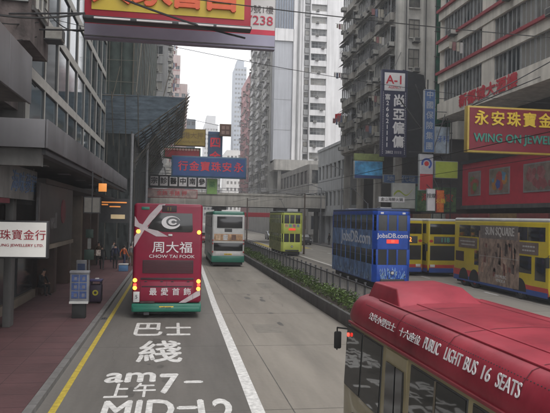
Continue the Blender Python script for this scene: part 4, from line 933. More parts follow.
# first fascia, z 12.6-14.2
Q.wall.box(22.0, 22.3, 14, 50, 12.6, 13.9, cream)
wQ = win_mesh('window', 1.62, 1.75, frame_alu, glass, 3, 1, .06)
rq = random.Random(4); z = 13.9
while z < 44:
    for i in range(21):
        y = 14.9 + i*1.67
        if abs(y - 30) < .8 or abs(y - 41.9) < .8: Q.wall.box(22.08, 22.3, y - .83, y + .83, z, z + 1.75, cream); continue
        Q.place('window', wQ, 22.26, y, z, W90)
        if rq.random() < .3: Q.place('air_conditioner', AC, 22.05, y, z + (-.35 if rq.random() < .6 else .5), W90)
        if rq.random() < .04: Q.place('washing_pole', rq.choice(WASH), 22, y, z + 1.2, W90)
    Q.wall.box(22.0, 22.3, 14, 50, z + 1.75, z + 2.62, cream); Q.wall.box(21.82, 22.0, 14, 50.1, z + 2.46, z + 2.68, red_band)
    z += 2.67
Q.wall.box(22.28, 50, 50.001, 50.25, 12.6, 46, cream)
Q.finish()
text('lettering', Q.root, '新都城大酒樓', (21.96, 41.6, 13.28), 1.05, M('lettering_red', (.42, .02, .035), .6), rz=W90, world=True, bold=.05, sx=1.35)
# red shop front on the first floor
t = thing('restaurant_front', 'red first floor restaurant frontage with picture windows on the right', 'shop front', (25, 42, 5.3))
b = MB(); b.box(24.9, 25.19, 20, 51, 5.3, 8.9, M('restaurant_red', (.48, .02, .05), .5, .15, 1.2)); b.box(24.7, 25.19, 20, 51.05, 8.9, 9.15, steel_dark); b.box(24.75, 25.19, 20, 51.05, 5.0, 5.3, conc_dark); b.build('cladding', t, world=True)
PW = [(49.8, 47.7, [(.12, .2, .05), (.35, .06, .05), (.3, .3, .12)]), (46.2, 43.2, [(.45, .2, .05), (.04, .08, .3), (.4, .05, .05), (.1, .25, .4)]), (41.3, 37.2, [(.30, .08, .09), (.36, .14, .14)]), (36, 31, [(.3, .1, .1), (.4, .3, .2)])]
for y1, y0, cols in PW:
    f = part('window', t, frame_alu, 24.84, 24.9, y0, y1, 6.1, 8.15, world=True); g = part('pane', f, M('poster_back', (.22, .17, .14), .35, .5, 1.5), 24.825, 24.84, y0 + .12, y1 - .12, 6.2, 8.05); g.location = -Vector(t.location)
    bb = MB(); rr = random.Random(int(y0))
    for i in range(12):
        c = rr.choice(cols); yy = y0 + .2 + rr.random()*(y1 - y0 - 1.1); zz = 6.3 + rr.random()*1.1; r_ = .2 + rr.random()*.3; nn = rr.choice((4, 5, 9)); a0 = rr.random()*3
        bb.prism([(24.822 - i*.0016, yy + .3 + r_*math.cos(a0 + 6.283*k/nn), min(8.0, max(6.25, zz + .25 + r_*math.sin(a0 + 6.283*k/nn)))) for k in range(nn)], (-.0008, 0, 0), M('poster_%.2f_%.2f' % c[:2], c, .5, .3, 3))
    o = bb.build('poster', t, world=True)
# ground floor shops right
t = thing('shop_row', 'row of ground floor shops under the overhang behind the yellow buses', 'building', (25, 40, .13))
rr = random.Random(8); y = 20; part('wall', t, SH[0], 25.2, 26, 20, 81, .13, 5.0, world=True)
while y < 80:
    wd = 3.2 + rr.random()*1.5; c = rr.choice([(.2, .12, .05), (.06, .07, .2), (.25, .25, .22), (.18, .03, .03), (.05, .14, .09)])
    part('fascia', t, M('shop_fascia_%.2f' % c[0], c, .6, .3, 2), 24.85, 25.2, y + .1, min(y + wd - .1, 80.6), 3.6, 4.6, world=True, bevel=.02)
    part('shop_window', t, M('shop_glow_%d' % rr.randint(0, 2), (.14, .12, .10), .3, .6, 1.2), 25.12, 25.2, y + .3, min(y + wd - .3, 80.5), .6, 3.4, world=True); y += wd

# ------------------------------------------------------------------ footbridge
t = thing('footbridge', 'pale concrete pedestrian footbridge crossing the whole street on round piers', 'footbridge', (9, 95, 0))
fb = M('bridge_concrete', (.56, .53, .48), .85, .15, .5, .2, streak=.3)
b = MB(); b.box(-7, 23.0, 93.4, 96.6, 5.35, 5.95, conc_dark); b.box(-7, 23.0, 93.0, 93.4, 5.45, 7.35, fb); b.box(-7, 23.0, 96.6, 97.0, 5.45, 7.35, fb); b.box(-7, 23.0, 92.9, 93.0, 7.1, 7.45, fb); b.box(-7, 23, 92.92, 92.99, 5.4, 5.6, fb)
b.build('deck', t, world=True, bevel=.02)
b = MB()
for z in (7.75, 8.15): b.tube((-7, 93.2, z), (23, 93.2, z), .035, steel_grey, 6)
for i in range(31): b.tube((-7 + i, 93.2, 7.35), (-7 + i, 93.2, 8.15), .025, steel_grey, 5)
b.build('handrail', t, world=True)
for x, y in ((6.8, 95), (16.4, 95), (22.0, 95), (-4.6, 95)):
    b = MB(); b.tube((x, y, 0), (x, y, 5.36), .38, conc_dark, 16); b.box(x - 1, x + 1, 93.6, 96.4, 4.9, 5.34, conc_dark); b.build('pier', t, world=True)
def car(label, x, y, z, m, rz=0, group=None):
    t = thing('parked_car', label, 'car', (x, y, z), group, rz)
    b = MB(); pr = [(-2.1, .35), (-2.15, .7), (-1.95, .95), (-1.1, 1.05), (-.5, 1.45), (.9, 1.47), (1.6, 1.05), (2.1, .95), (2.15, .4), (2.0, .3)]
    b.prism([(-.85, yy, zz) for yy, zz in pr], (1.7, 0, 0), m); b.build('body', t, bevel=.07, seg=3)
    for s in (-1, 1):
        bb = MB(); bb.prism([(s*.86, yy, zz) for yy, zz in ((-.95, 1.05), (-.45, 1.36), (.8, 1.38), (1.3, 1.05))], (s*-.02, 0, 0), glass_v); bb.build('side_window', t)
        for yy in (-1.3, 1.35): wheel(t, s*.86, yy, .31, .2, face=s)
        part('headlight', t, lamp_dull, s*.5, s*.78, -2.17, -2.1, .62, .78, bevel=.02); part('tail_lamp', t, redlamp_d, s*.5, s*.8, 2.1, 2.17, .68, .84, bevel=.02)
    for yy, y2 in ((-1.12, -.55), (.95, 1.55)):
        bb = MB(); bb.add([(-.7, yy - .01 if yy < 0 else yy, 1.07 if yy < 0 else 1.46), (.7, yy - .01 if yy < 0 else yy, 1.07 if yy < 0 else 1.46), (.65, y2, 1.45 if yy < 0 else 1.1), (-.65, y2, 1.45 if yy < 0 else 1.1)], [(0, 1, 2, 3)], glass_v); o_ = bb.build('windscreen', t); o_.location = (0, -.015 if yy < 0 else .015, .015)
    return t
redlamp_d = M('tail_lamp_dull', (.25, .02, .02), .4)
car('white car on the flyover road behind the footbridge railing at its right end', 22.0, 99.6, 6.45, white_body, R(90))
t = thing('elevated_road', 'short elevated slab carrying the white car behind the footbridge', 'flyover', (14, 100, 5.9)); b = MB(); b.box(-7, 23.0, 97.1, 102.5, 5.6, 6.45, fb); b.build('slab', t, world=True)
for x in (6.8, 20): 
    b = MB(); b.tube((x, 100, 0), (x, 100, 5.6), .45, conc_dark, 14); b.build('pier', t, world=True)
for x, y, m_, lb, rz in ((9.4, 118, M('car_dark', (.03, .03, .035), .3, .1, 2, coat=.5), 'dark car far beyond the footbridge behind the trams', 0), (17, 108, M('car_silver', (.35, .36, .37), .3, .1, 2, metal=.5), 'silver car coming towards the footbridge in the right lanes', 0), (19, 90, M('car_dark', (.03, .03, .035)), 'dark car near the far kerb just in front of the footbridge', 0), (3.9, 92, M('car_red', (.3, .03, .03), .35, .1, 2, coat=.4), 'red car ahead of the white bus before the footbridge', 0)):
    car(lb, x, y, 0, m_, rz, 'cars around the footbridge')
# ------------------------------------------------------------------ hanging signs
def sign(label, x0, x1, z0, z1, y, face, frame, th=.35, fw_=.12, mounts=(), cat='sign', group='signs hanging over the street'):
    t = thing('hanging_sign', label, cat, ((x0 + x1)/2, y, z0), group)
    f = part('frame', t, frame, x0, x1, y, y + th, z0, z1, world=True, bevel=.02)
    part('face', t, face, x0 + fw_, x1 - fw_, y - .03, y - .001, z0 + fw_, z1 - fw_, world=True)
    if mounts:
        for p, q_ in mounts: b = MB(); b.tube(p, q_, .03, steel_dark, 6); b.build('bracket', t, world=True)
    return t
sy_ = M('sign_yellow', (.42, .30, .015), .5, .1, 1.5); s_red = M('sign_red', (.32, .015, .03), .5, .15, 1.5); s_or = M('sign_orange', (.55, .08, .02), .5)
# big yellow sign, upper left
t = sign('big yellow sign in a red frame with orange red characters hanging at the top left', -2.92, 2.32, 10.12, 13.4, 20.0, sy_, s_red, .35, .22, [((-2.8, 20.3, 12), (-5.3, 20.6, 14)), ((-2.8, 20.3, 10.3), (-5.3, 20.6, 10.2)), ((1.8, 20.3, 13.3), (-4.7, 22.5, 17))])
for x, ch in ((-2.1, '大'), (-.85, '家'), (.25, '會'), (1.35, '首')): text('lettering', t, ch, (x, 19.94, 11.05), 1.25, s_or, world=True, bold=.03, ext=.05, sx=1.05)
b = MB(); b.box(-2.95, 2.34, 19.85, 20.3, 10.0, 10.115, steel_dark); b.build('bottom_trough', t, world=True, bevel=.02)
for x in (-2.6, -1.3, 0, 1.2): 
    b = MB(); b.tube((x, 19.82, 10.03), (x + 1.1, 19.82, 10.03), .03, white_ink, 6); b.build('tube_lamp', t, world=True)
t = sign('wide pale billboard with a red stripe, lavender lower edge and the number 7238', -3.2, 3.45, 10.05, 13.2, 22.0, M('billboard_pale', (.48, .47, .46), .6, .08, 1), steel_grey, .5, .03, [((-3, 22.2, 12.8), (-5.4, 22.4, 13.5)), ((-3, 22.2, 10.3), (-5.3, 22.6, 10.3)), ((3.2, 22.2, 13.1), (-4.7, 23.3, 19))])
part('stripe', t, M('stripe_scarlet', (.45, .02, .05), .6), -3.18, 3.43, 21.955, 21.969, 10.48, 10.66, world=True); part('lower_panel', t, M('lavender_panel', (.27, .26, .34), .6, .1, 1), -3.18, 3.43, 21.955, 21.969, 10.08, 10.475, world=True)
text('lettering', t, '7238', (2.86, 21.96, 10.98), .46, M('number_red', (.40, .03, .06), .6), world=True, sx=1.1, bold=.004); text('lettering', t, '70號1樓', (2.85, 21.96, 11.38), .30, M('letter_dark', (.12, .10, .10), .6), world=True)
b = MB(); b.box(-3.2, 3.45, 22.0, 22.3, 9.99, 10.045, M('lavender_panel', (.27, .26, .34))); b.build('underside', t, world=True)
# blue sign
blue_f = M('sign_blue', (.025, .07, .21), .5, .2, 1.2); rl = M('letter_red', (.62, .04, .06), .5)
t = sign('blue horizontal sign with red characters hanging across the left lanes', -.35, 6.85, 7.6, 9.65, 60, blue_f, M('sign_blue_frame', (.05, .11, .18), .5), .45, .14, [((-.3, 60.2, 9.3), (-4.6, 60.2, 10)), ((-.3, 60.2, 7.9), (-4.6, 60.2, 8))])
for i, ch in enumerate('行金寶珠安永'): text('lettering', t, ch, (.75 + i*1.05 + (.1 if i > 4 else 0), 59.96, 8.62), .98, rl, world=True, bold=.02)
# mustard sign + ornate red one
t = sign('mustard yellow sign with faint dark lettering above the blue one', -.2, 3.55, 12.25, 14.35, 75, M('sign_mustard', (.27, .19, .035), .6, .2, 1.5), M('frame_brown', (.13, .08, .03), .6), .4, .1, [((-.2, 75.2, 13.8), (-4.6, 75.2, 14)), ((-.2, 75.2, 12.5), (-4.6, 75.2, 12.5))])
text('lettering', t, '香港大押', (1.7, 74.96, 13.5), .8, M('letter_faint_brown', (.16, .10, .03), .6), world=True); text('lettering', t, 'PAWN SHOP', (1.7, 74.96, 12.75), .4, M('letter_faint_brown', (.16, .10, .03)), world=True)
t = sign('ornate red and green sign board with scalloped edge under the mustard sign', -1.4, 3.0, 10.75, 12.1, 75.3, M('sign_crimson', (.25, .02, .03), .6, .3, 1), M('frame_green', (.03, .10, .06), .6), .4, .15, [((-1.4, 75.5, 11.8), (-4.6, 75.5, 12)), ((-1.4, 75.5, 11), (-4.6, 75.5, 11))])
b = MB()
for i in range(12): b.prism([(-1.2 + i*.35 + .14*math.cos(k*.524), 75.25, 11.85 + .14*math.sin(k*.524)) for k in range(12)], (0, -.04, 0), M('scallop_pale', (.4, .25, .2), .6))
b.build('scallop', t, world=True)
# four-gold vertical sign
t = sign('tall blue vertical sign with large red characters behind the blue horizontal sign', 4.35, 6.35, 9.2, 15.5, 85, M('sign_blue_deep', (.03, .07, .16), .5, .2, 1), M('frame_blue_grey', (.08, .12, .2), .5), .4, .1, [((4.4, 85.2, 15), (-4.6, 85.2, 16)), ((4.4, 85.2, 10), (-4.6, 85.2, 10))])
for z, ch in ((13.9, '四'), (11.9, '金'), (10, '行')): text('lettering', t, ch, (5.35, 84.96, z), 1.55, M('letter_scarlet', (.75, .02, .05), .5), world=True, bold=.03)
t = sign('small brown square sign with four pale panels near the top of the blue vertical sign', 5.85, 7.4, 14.8, 16.45, 84, M('sign_brown', (.12, .055, .04), .6), M('frame_brown', (.13, .08, .03)), .4, .12, [((5.9, 84.2, 16.2), (-4.6, 84.2, 18)), ((5.9, 84.2, 15), (4.3, 85, 15))])
for x in (6.1, 6.7):
    for z in (15.05, 15.7): part('panel', t, M('panel_tan', (.28, .18, .14), .6), x, x + .42, 83.95, 83.969, z, z + .45, world=True)
t = sign('pale green vertical sign low behind the blue horizontal sign', 4.35, 5.85, 6.9, 9.1, 86, M('sign_lime', (.26, .46, .14), .6, .15, 1), frame_alu, .3, .06, [((4.4, 86.2, 8.5), (-4.6, 86.2, 9))])
text('lettering', t, '藥', (5.1, 85.96, 8.2), .9, M('letter_green', (.03, .2, .06), .6), world=True)
t = thing('hanging_sign', 'row of white plates with black characters beneath the blue sign', 'sign', (.5, 75, 7.3), 'signs hanging over the street')
part('frame', t, M('sign_black', (.02, .02, .02), .6), -3.0, 3.75, 74.7, 75, 7.15, 8.7, world=True)
for i, ch in enumerate('宗診醫中南參'):
    x = -2.4 + i*1.12; p_ = part('plate', t, white_ink, x - .45, x + .45, 74.66, 74.699, 7.4, 8.5, world=True, bevel=.0); text('lettering', t, ch, (x, 74.64, 7.95), .82, black_m, world=True, bold=.02)
b = MB(); b.tube((-3, 74.9, 8.4), (-4.6, 74.9, 9), .05, steel_dark); b.tube((-3, 74.9, 7.4), (-4.6, 74.9, 7.4), .05, steel_dark); b.build('bracket', t, world=True)
t = sign('cluttered pink and white small sign board above the red bus roof', -3.2, 2.6, 5.9, 6.9, 72, M('sign_pink_white', (.40, .30, .28), .6, .5, 1.5), s_red, .3, .06, [((-3.1, 72.1, 6.5), (-4.6, 72.1, 7))])
text('lettering', t, '金飾 手錶 押', (-.3, 71.96, 6.4), .62, M('letter_red', (.42, .03, .05)), world=True)

# right side signs
gold = M('letter_gold', (.62, .44, .04), .45); teal = M('letter_teal', (.04, .22, .17), .5)
t = sign('large dark red sign reading WING ON JEWELLERY with gold characters on the right', 14.88, 21.6, 7.54, 9.95, 30, M('sign_maroon', (.17, .010, .022), .5, .15, 1), M('frame_gold', (.42, .30, .05), .5), .4, .10,
    [((15, 30.2, 9.9), (22.2, 30.6, 14)), ((21.5, 30.2, 9.9), (22.5, 30.2, 12.65)), ((15, 30.2, 9.9), (22.2, 35, 13))])
for i, ch in enumerate('永安珠寶金行'): text('lettering', t, ch, (15.62 + i*.90, 29.94, 9.27), .80, gold, world=True, bold=.025, ext=.03)
text('lettering', t, 'WING ON JEWELLERY', (15.2, 29.94, 8.28), .62, teal, world=True, align='LEFT', bold=.016, ext=.03, sx=.92)
navy = M('sign_navy', (.012, .014, .05), .5, .15, 1)
t = sign('tall navy vertical sign headed A-1 with white characters and a phone number', 19.1, 21.62, 9.9, 18.15, 56, navy, M('frame_navy', (.03, .03, .08), .5), .5, .05, [((21.5, 56.2, 17.5), (22.4, 60, 17.5)), ((21.5, 56.2, 11), (22.4, 60, 11)), ((20.2, 56.2, 18.05), (22.4, 60, 21)), ((20.2, 56.2, 14), (22.4, 60, 14))])
p_ = part('header_panel', t, white_ink, 19.32, 21.34, 55.93, 55.968, 16.15, 17.85, world=True, bevel=.01); text('lettering', t, 'A-1', (20.33, 55.91, 17.15), 1.15, M('letter_crimson', (.5, .01, .03), .5), world=True, bold=.02); text('lettering', t, 'AGENCY', (20.33, 55.91, 16.45), .32, M('letter_crimson', (.5, .01, .03)), world=True)
for i, ch in enumerate('尚亞僱傭'): text('lettering', t, ch, (20.78, 55.95, 15.15 - i*1.3), 1.2, white_ink, world=True, bold=.035)
for i, ch in enumerate('富26621111'): text('lettering', t, ch, (19.66, 55.95, 15.5 - i*.565), .58, white_ink, world=True, bold=.02)
text('lettering', t, '2802 1111', (20.33, 55.95, 10.3), .38, white_ink, world=True)
b = MB()
for i in range(36):
    for x in (19.24, 21.42): b.box(x - .02, x + .02, 55.955, 55.969, 10.15 + i*.165, 10.24 + i*.165, white_ink)
b.build('bulb_border', t, world=True)
# ragged dark panel behind
t = thing('hanging_sign', 'dark ragged netted panel hanging just right of the A-1 sign', 'sign', (23, 58, 10), 'signs hanging over the street')
rr = random.Random(2); pts = [(21.75, 57.5, 10.0)] + [(24.0 + rr.uniform(-.22, .12), 57.5, 10.2 + i*.42) for i in range(20)] + [(21.75, 57.5, 18.6)]
b = MB(); b.prism(pts, (0, .2, 0), M('ragged_black', (.014, .015, .018), .9, .4, 2, .5)); b.build('netting', t, world=True)
b = MB()
for z in (10.5, 14, 18.2): b.tube((21.9, 57.7, z), (24.2, 60, z), .05, steel_dark)
b.build('bracket', t, world=True)
t = sign('narrow blue vertical sign with pale characters beside the cream building', 20.0, 20.95, 9.5, 14.7, 48, M('sign_blue_mid', (.06, .12, .26), .5, .25, 1.5), frame_alu, .3, .05, [((20.9, 48.1, 14), (22, 48.1, 14)), ((20.9, 48.1, 12.9), (22, 48.1, 12.9))])
for i, ch in enumerate('中國保險集團'): text('lettering', t, ch, (20.47, 47.95, 14.2 - i*.84), .66, M('letter_pale', (.35, .38, .42), .6), world=True, bold=.01)
t = sign('white panel with a blue and red swirl emblem above a plain red panel', 19.75, 20.95, 6.4, 9.4, 48.2, M('sign_white_plain', (.42, .42, .44), .5, .1, 2), frame_alu, .3, .04, [((20.9, 48.4, 9.35), (22.0, 48.4, 12.8))])
part('red_panel', t, M('panel_red', (.38, .03, .04), .5), 19.8, 20.9, 48.14, 48.169, 6.45, 7.75, world=True)
b = MB(); n = 20
def arc(cx, cz, r0, r1, a0, a1, y0, mm): vs = [(cx + r0*math.cos(a0 + (a1-a0)*i/n), y0, cz + r0*math.sin(a0 + (a1-a0)*i/n)) for i in range(n+1)] + [(cx + r1*math.cos(a0 + (a1-a0)*i/n), y0, cz + r1*math.sin(a0 + (a1-a0)*i/n)) for i in range(n+1)]; b.add(vs, [(i, i+1, n+2+i, n+1+i) for i in range(n)], mm)
arc(20.35, 8.6, .3, .46, R(-60), R(200), 48.15, M('emblem_blue', (.03, .07, .3), .5)); arc(20.35, 8.6, .0, .2, 0, 6.283, 48.15, M('emblem_red', (.5, .03, .03), .5)); b.build('emblem', t, world=True)
t = sign('lime green and yellow sign board between the scaffold and the red restaurant', 21.45, 23.5, 7.5, 8.95, 49, M('sign_lime_yellow', (.36, .44, .06), .6, .2, 1), frame_alu, .3, .05, [((22.5, 49.2, 8.95), (22.6, 49.2, 12.6))])
t = sign('small pale blue and white sign above the lime green sign board', 21.6, 22.9, 9.6, 11.9, 49.4, M('sign_pale_blue', (.30, .36, .42), .6, .4, 2), frame_alu, .3, .05, [((22.5, 49.6, 11.9), (22.6, 49.6, 12.7))])
text('lettering', t, '牙科', (22.25, 49.35, 10.8), .6, M('letter_blue', (.04, .1, .35), .5), world=True)
def y60(u): return 0
t = sign('blue billboard with a lighter wave picture under the old apartment block', 18.3, 21.4, 8.15, 10.0, 62, M('billboard_blue', (.02, .12, .34), .5, .6, .8, col2=(.08, .35, .6)), frame_alu, .4, .06, [((20, 62.2, 10.1), (22.2, 62.2, 12.6)), ((21.3, 62.2, 9), (25.2, 62.2, 9))])
part('top_strip', t, M('strip_olive', (.20, .24, .08), .6, .3, 2), 18.3, 21.5, 61.95, 62.3, 10.05, 10.75, world=True); part('bottom_strip', t, M('strip_dark_blue', (.015, .04, .16), .6), 18.35, 21.35, 61.94, 61.969, 8.2, 8.5, world=True)
t = sign('white sign board with a yellow green swoosh over the blue tram', 21.7, 24.2, 5.1, 7.7, 60, M('sign_white_worn', (.50, .51, .48), .6, .15, 1), frame_alu, .3, .05, [((24.1, 60.2, 7), (25.2, 60.8, 7))])
b = MB(); b.prism([(21.9 + i*.2, 59.965, 6.6 + .3*math.sin(i*.7) + .03*i) for i in range(11)] + [(21.9 + i*.2, 59.965, 6.35 + .3*math.sin(i*.7) + .05*i) for i in range(10, -1, -1)], (0, -.01, 0), M('swoosh', (.35, .42, .05), .6)); b.build('swoosh', t, world=True)
t = sign('deep blue fascia sign behind the white sign board', 21.2, 25.0, 7.7, 8.6, 61.2, M('sign_blue_mid', (.06, .12, .26)), frame_alu, .3, .05, [((24.9, 61.4, 8), (25.2, 61.4, 8))])
text('lettering', t, '地產代理', (23.1, 61.15, 8.15), .6, M('letter_pale', (.35, .38, .42)), world=True, sx=1.3)
t = sign('small white vertical sign with a black figure near the yellow buses', 19.95, 20.65, 4.7, 6.5, 47, white_ink, frame_alu, .2, .04, [((20.3, 47.1, 6.5), (20.4, 48.2, 6.9))])
text('lettering', t, '按摩', (20.3, 46.95, 5.9), .4, black_m, world=True)
t = sign('small orange red vertical sign beside the white one near the yellow buses', 20.75, 21.4, 4.6, 6.4, 47, M('sign_orange_red', (.5, .13, .03), .5, .5, 2), s_red, .2, .04, [((21, 47.1, 6.4), (21.4, 49.1, 7.5))])
text('lettering', t, '火鍋', (21.07, 46.95, 5.5), .42, gold, world=True)
t = sign('pale strip sign with small dark letters above the blue tram roof', 17.6, 20.0, 5.45, 5.95, 52, white_ink, frame_alu, .2, .03, [((19.9, 52.1, 5.7), (25.2, 52.3, 6))])
text('lettering', t, '金山海鮮火鍋', (18.8, 51.95, 5.7), .34, black_m, world=True)
t = sign('dark green shop board with red and white details by the side street', 20.9, 24.6, 4.7, 6.9, 51.5, M('board_green', (.03, .09, .05), .6, .6, 2, col2=(.09, .16, .06)), M('frame_green', (.03, .10, .06)), .3, .06, [((24.5, 51.7, 6), (25.3, 51.9, 6))])
text('lettering', t, '海鮮酒家', (22.8, 51.45, 5.9), .75, M('letter_red', (.42, .03, .05)), world=True)
# bamboo scaffold with green net in the side street
t = thing('scaffold', 'green netted scaffold strip at the corner of the cream building with loose poles', 'scaffold', (21.9, 51, 8))
b = MB(); vs = []
for j in range(31):
    for i in range(5): vs.append((22.2 + i*.35, 50.9 + .12*math.sin(i*2 + j*1.3), 10 + j*1.1))
b.add(vs, [(j*5+i, j*5+i+1, (j+1)*5+i+1, (j+1)*5+i) for j in range(30) for i in range(4)], M('green_net_bright', (.015, .10, .06), .9, .5, 1.5, .5)); b.build('netting', t, world=True, smooth=True)
b = MB(); rr = random.Random(6)
for x in (22.1, 22.9, 23.7): b.tube((x, 50.8, .13), (x, 50.8, 44), .05, steel_dark, 5)
for i in range(16): b.tube((22.0, 50.8, 5 + i*2.2), (23.8, 50.8, 5 + i*2.2), .04, steel_dark, 5)
b.build('pole', t, world=True)
b = MB()
for p, q_ in (((18.6, 50, 14.2), (22.3, 50.7, 10)), ((20.6, 50, 8), (24, 50.8, 15)), ((19.4, 50, 11.5), (24.5, 50.8, 12.8)), ((20, 50, 15.5), (23, 50.8, 9)), ((19.5, 50, 9.7), (24, 50.8, 9.9)), ((21.2, 50.2, 6.5), (21.2, 50.2, 16))): b.tube(p, q_, .06, steel_dark, 5)
b.build('brace', t, world=True)

# ------------------------------------------------------------------ street furniture
t = thing('notice_stand', 'tall grey notice stand with blue poster panels near the kerb on the left pavement', 'notice stand', (-3.33, 23.5, .13), 'notice stands on the pavement')
fr_ = M('stand_frame', (.17, .17, .18), .5, .2, 3)
b = MB(); b.box(-.33, .33, -.12, .12, .55, 1.66, fr_); b.box(-.35, .35, -.16, .16, 1.62, 1.72, fr_); b.build('case', t, bevel=.02)
for j in range(3):
    for i in range(2):
        p_ = part('poster', t, M('poster_blue', (.02, .035, .10), .4, .5, 4, col2=(.04, .07, .18)), -.27 + i*.28, -.02 + i*.28, -.135, -.121, .72 + j*.3, .98 + j*.3); part('picture', p_, M('poster_face', (.12, .12, .15), .5, .4, 6), -.18 + i*.28, -.08 + i*.28, -.14, -.136, .78 + j*.3, .9 + j*.3)
part('shelf', t, white_body, -.33, .33, -.2, -.12, .54, .62); part('pedestal', t, black_m, -.24, .24, -.14, .14, 0, .55, bevel=.02)
t = thing('notice_stand', 'small grey notice stand standing behind the tall one with blue posters', 'notice stand', (-4.05, 29, .13), 'notice stands on the pavement')
b = MB(); b.box(-.22, .22, -.1, .1, .7, 1.7, fr_); b.build('case', t, bevel=.02); part('poster', t, M('poster_navy', (.03, .05, .12), .4, .4, 4), -.16, .16, -.115, -.101, .95, 1.55); part('pedestal', t, black_m, -.2, .2, -.1, .1, 0, .7)
t = thing('litter_bin', 'dark purple litter bin with a round yellow emblem beside the kerb', 'litter bin', (-3.22, 27.5, .13))
bp_ = M('bin_purple', (.035, .022, .045), .5, .2, 3); b = MB(); b.box(-.25, .25, -.25, .25, .05, .78, bp_); b.build('body', t, bevel=.05)
b = MB(); b.box(-.27, .27, -.27, .27, .92, 1.0, M('bin_lid_blue', (.05, .04, .14), .5)); b.build('lid', t, bevel=.03)
for sx in (-1, 1):
    for sy in (-1, 1): part('lid_post', t, bp_, sx*.2 - .03, sx*.2 + .03, sy*.2 - .03, sy*.2 + .03, .78, .92)
b = MB(); n = 16; b.prism([(.12*math.cos(6.283*i/n), -.258, .45 + .12*math.sin(6.283*i/n)) for i in range(n)], (0, .006, 0), M('emblem_yellow', (.5, .45, .04), .5)); b.prism([(.06*math.cos(6.283*i/n), -.26, .45 + .06*math.sin(6.283*i/n)) for i in range(n)], (0, .001, 0), bp_); b.build('emblem', t)
part('crumpled_paper', t, white_ink, -.05, .12, -.1, .08, 1.0, 1.05, bevel=.02)
# bus stop pole
t = thing('bus_stop_sign', 'bus stop pole with stacked sign plates on the left pavement', 'bus stop', (-4.9, 38, .13))
b = MB(); b.tube((-4.9, 38, .13), (-4.9, 38, 3.0), .05, steel_grey, 8); b.build('pole', t, world=True)
part('route_plate', t, M('plate_green_dark', (.05, .09, .07), .5), -5.12, -4.68, 37.93, 37.98, 2.5, 3.0, world=True, bevel=.02); part('timetable', t, M('plate_pale', (.30, .30, .28), .5), -5.0, -4.8, 37.93, 37.96, 1.85, 2.45, world=True); part('route_plate', t, M('plate_green_dark', (.05, .09, .07)), -5.18, -4.62, 37.93, 37.98, 1.2, 1.8, world=True, bevel=.02)
# lamp posts / tram poles
def lamp(label, x, y, h, arm, z=.13, cat='lamp post'):
    t = thing('street_lamp', label, cat, (x, y, z), 'lamp posts'); b = MB(); b.tube((0, 0, 0), (0, 0, h), .11, steel_grey, 10, .06); b.tube((0, 0, h), (arm, 0, h + .5), .05, steel_grey, 8); b.tube((0, 0, 0), (0, 0, .9), .16, steel_grey, 10); b.build('pole', t)
    b = MB(); b.box(arm - .35, arm + .25, -.14, .14, h + .42, h + .56, steel_grey); b.build('lamp_head', t, bevel=.05)
lamp('grey lamp post with a short arm in front of the low grey white building', 21.4, 78, 10.2, -1.8); lamp('grey lamp post beside the footbridge pier on the far pavement', 21.3, 89, 8.2, -1.6)
def tpole(label, x, y, h, arm):
    t = thing('tram_pole', label, 'tram pole', (x, y, 0), 'poles carrying the tram wires'); b = MB(); b.tube((0, 0, 0), (0, 0, h), .12, M('pole_brown', (.10, .075, .06), .6), 10, .08); b.tube((0, 0, h - .3), (arm, 0, h - .1), .04, steel_dark, 6); b.build('pole', t)
tpole('brown tram wire pole just right of the green tram', 14.0, 66, 6.6, -2.1); tpole('brown tram wire pole left of the green tram before the footbridge', 10.3, 88, 6.6, 1.6)
t = sign('long red shop banner seen under the footbridge left of the green tram', 12.6, 17.5, 3.9, 4.7, 112, s_red, s_red, .3, .05, [((12.8, 112.2, 4.6), (12.8, 112.2, 0)), ((17.3, 112.2, 4.6), (17.3, 112.2, 0))])
for x, lb in ((8.7, 'tram contact wire over the nearer track'), (11.95, 'tram contact wire over the farther track')):
    b = MB(); b.tube((x, -5, 6.1), (x, 150, 6.1), .012, black_m, 4); o = b.build('contact_wire'); tag(o, lb, 'wire', 'tram contact wires')
def cable(label, p, q_, sag, r=.02, n=16):
    p = Vector(p); q_ = Vector(q_); b = MB(); b.path([p.lerp(q_, i/n) - Vector((0, 0, 4*sag*(i/n)*(1-i/n))) for i in range(n+1)], r, black_m, 4); o = b.build('overhead_cable'); tag(o, label, 'cable', 'cables strung across the street')
cable('black cable crossing the top of the view from the yellow sign to the cream building', (-6, 15, 9.6), (22.3, 17, 9.75), .45, .014)
cable('thin cable sagging across the sky below the pale billboard', (-5.6, 30, 12.9), (22.3, 33, 10.9), .55, .016)
r7 = random.Random(12)
for i, (p, q_, s) in enumerate([((-8, 16, 11.2), (-3, 19.9, 10.6), .5), ((-8, 16, 10.6), (-4.7, 22, 10.4), .8), ((-6, 17, 11.6), (2.2, 20.5, 9.9), .35), ((-7, 15.5, 9.2), (-4.75, 22, 9.9), .6), ((-5.3, 18, 9.4), (-2.9, 20, 10.2), .15), ((-8, 16.5, 12), (-4.75, 23, 12.3), .9), ((-5.5, 17.5, 10.9), (-5.3, 24.6, 8.7), .4), ((-4.7, 23, 11.2), (-3.2, 22.2, 10.3), .3)]):
    nm = ['thick', 'slack', 'long sloping', 'low', 'short', 'high looping', 'hanging', 'tangled'][i]
    cable('%s black cable at the corner of the stained concrete building' % nm, p, q_, s, .025 if i % 2 else .035)

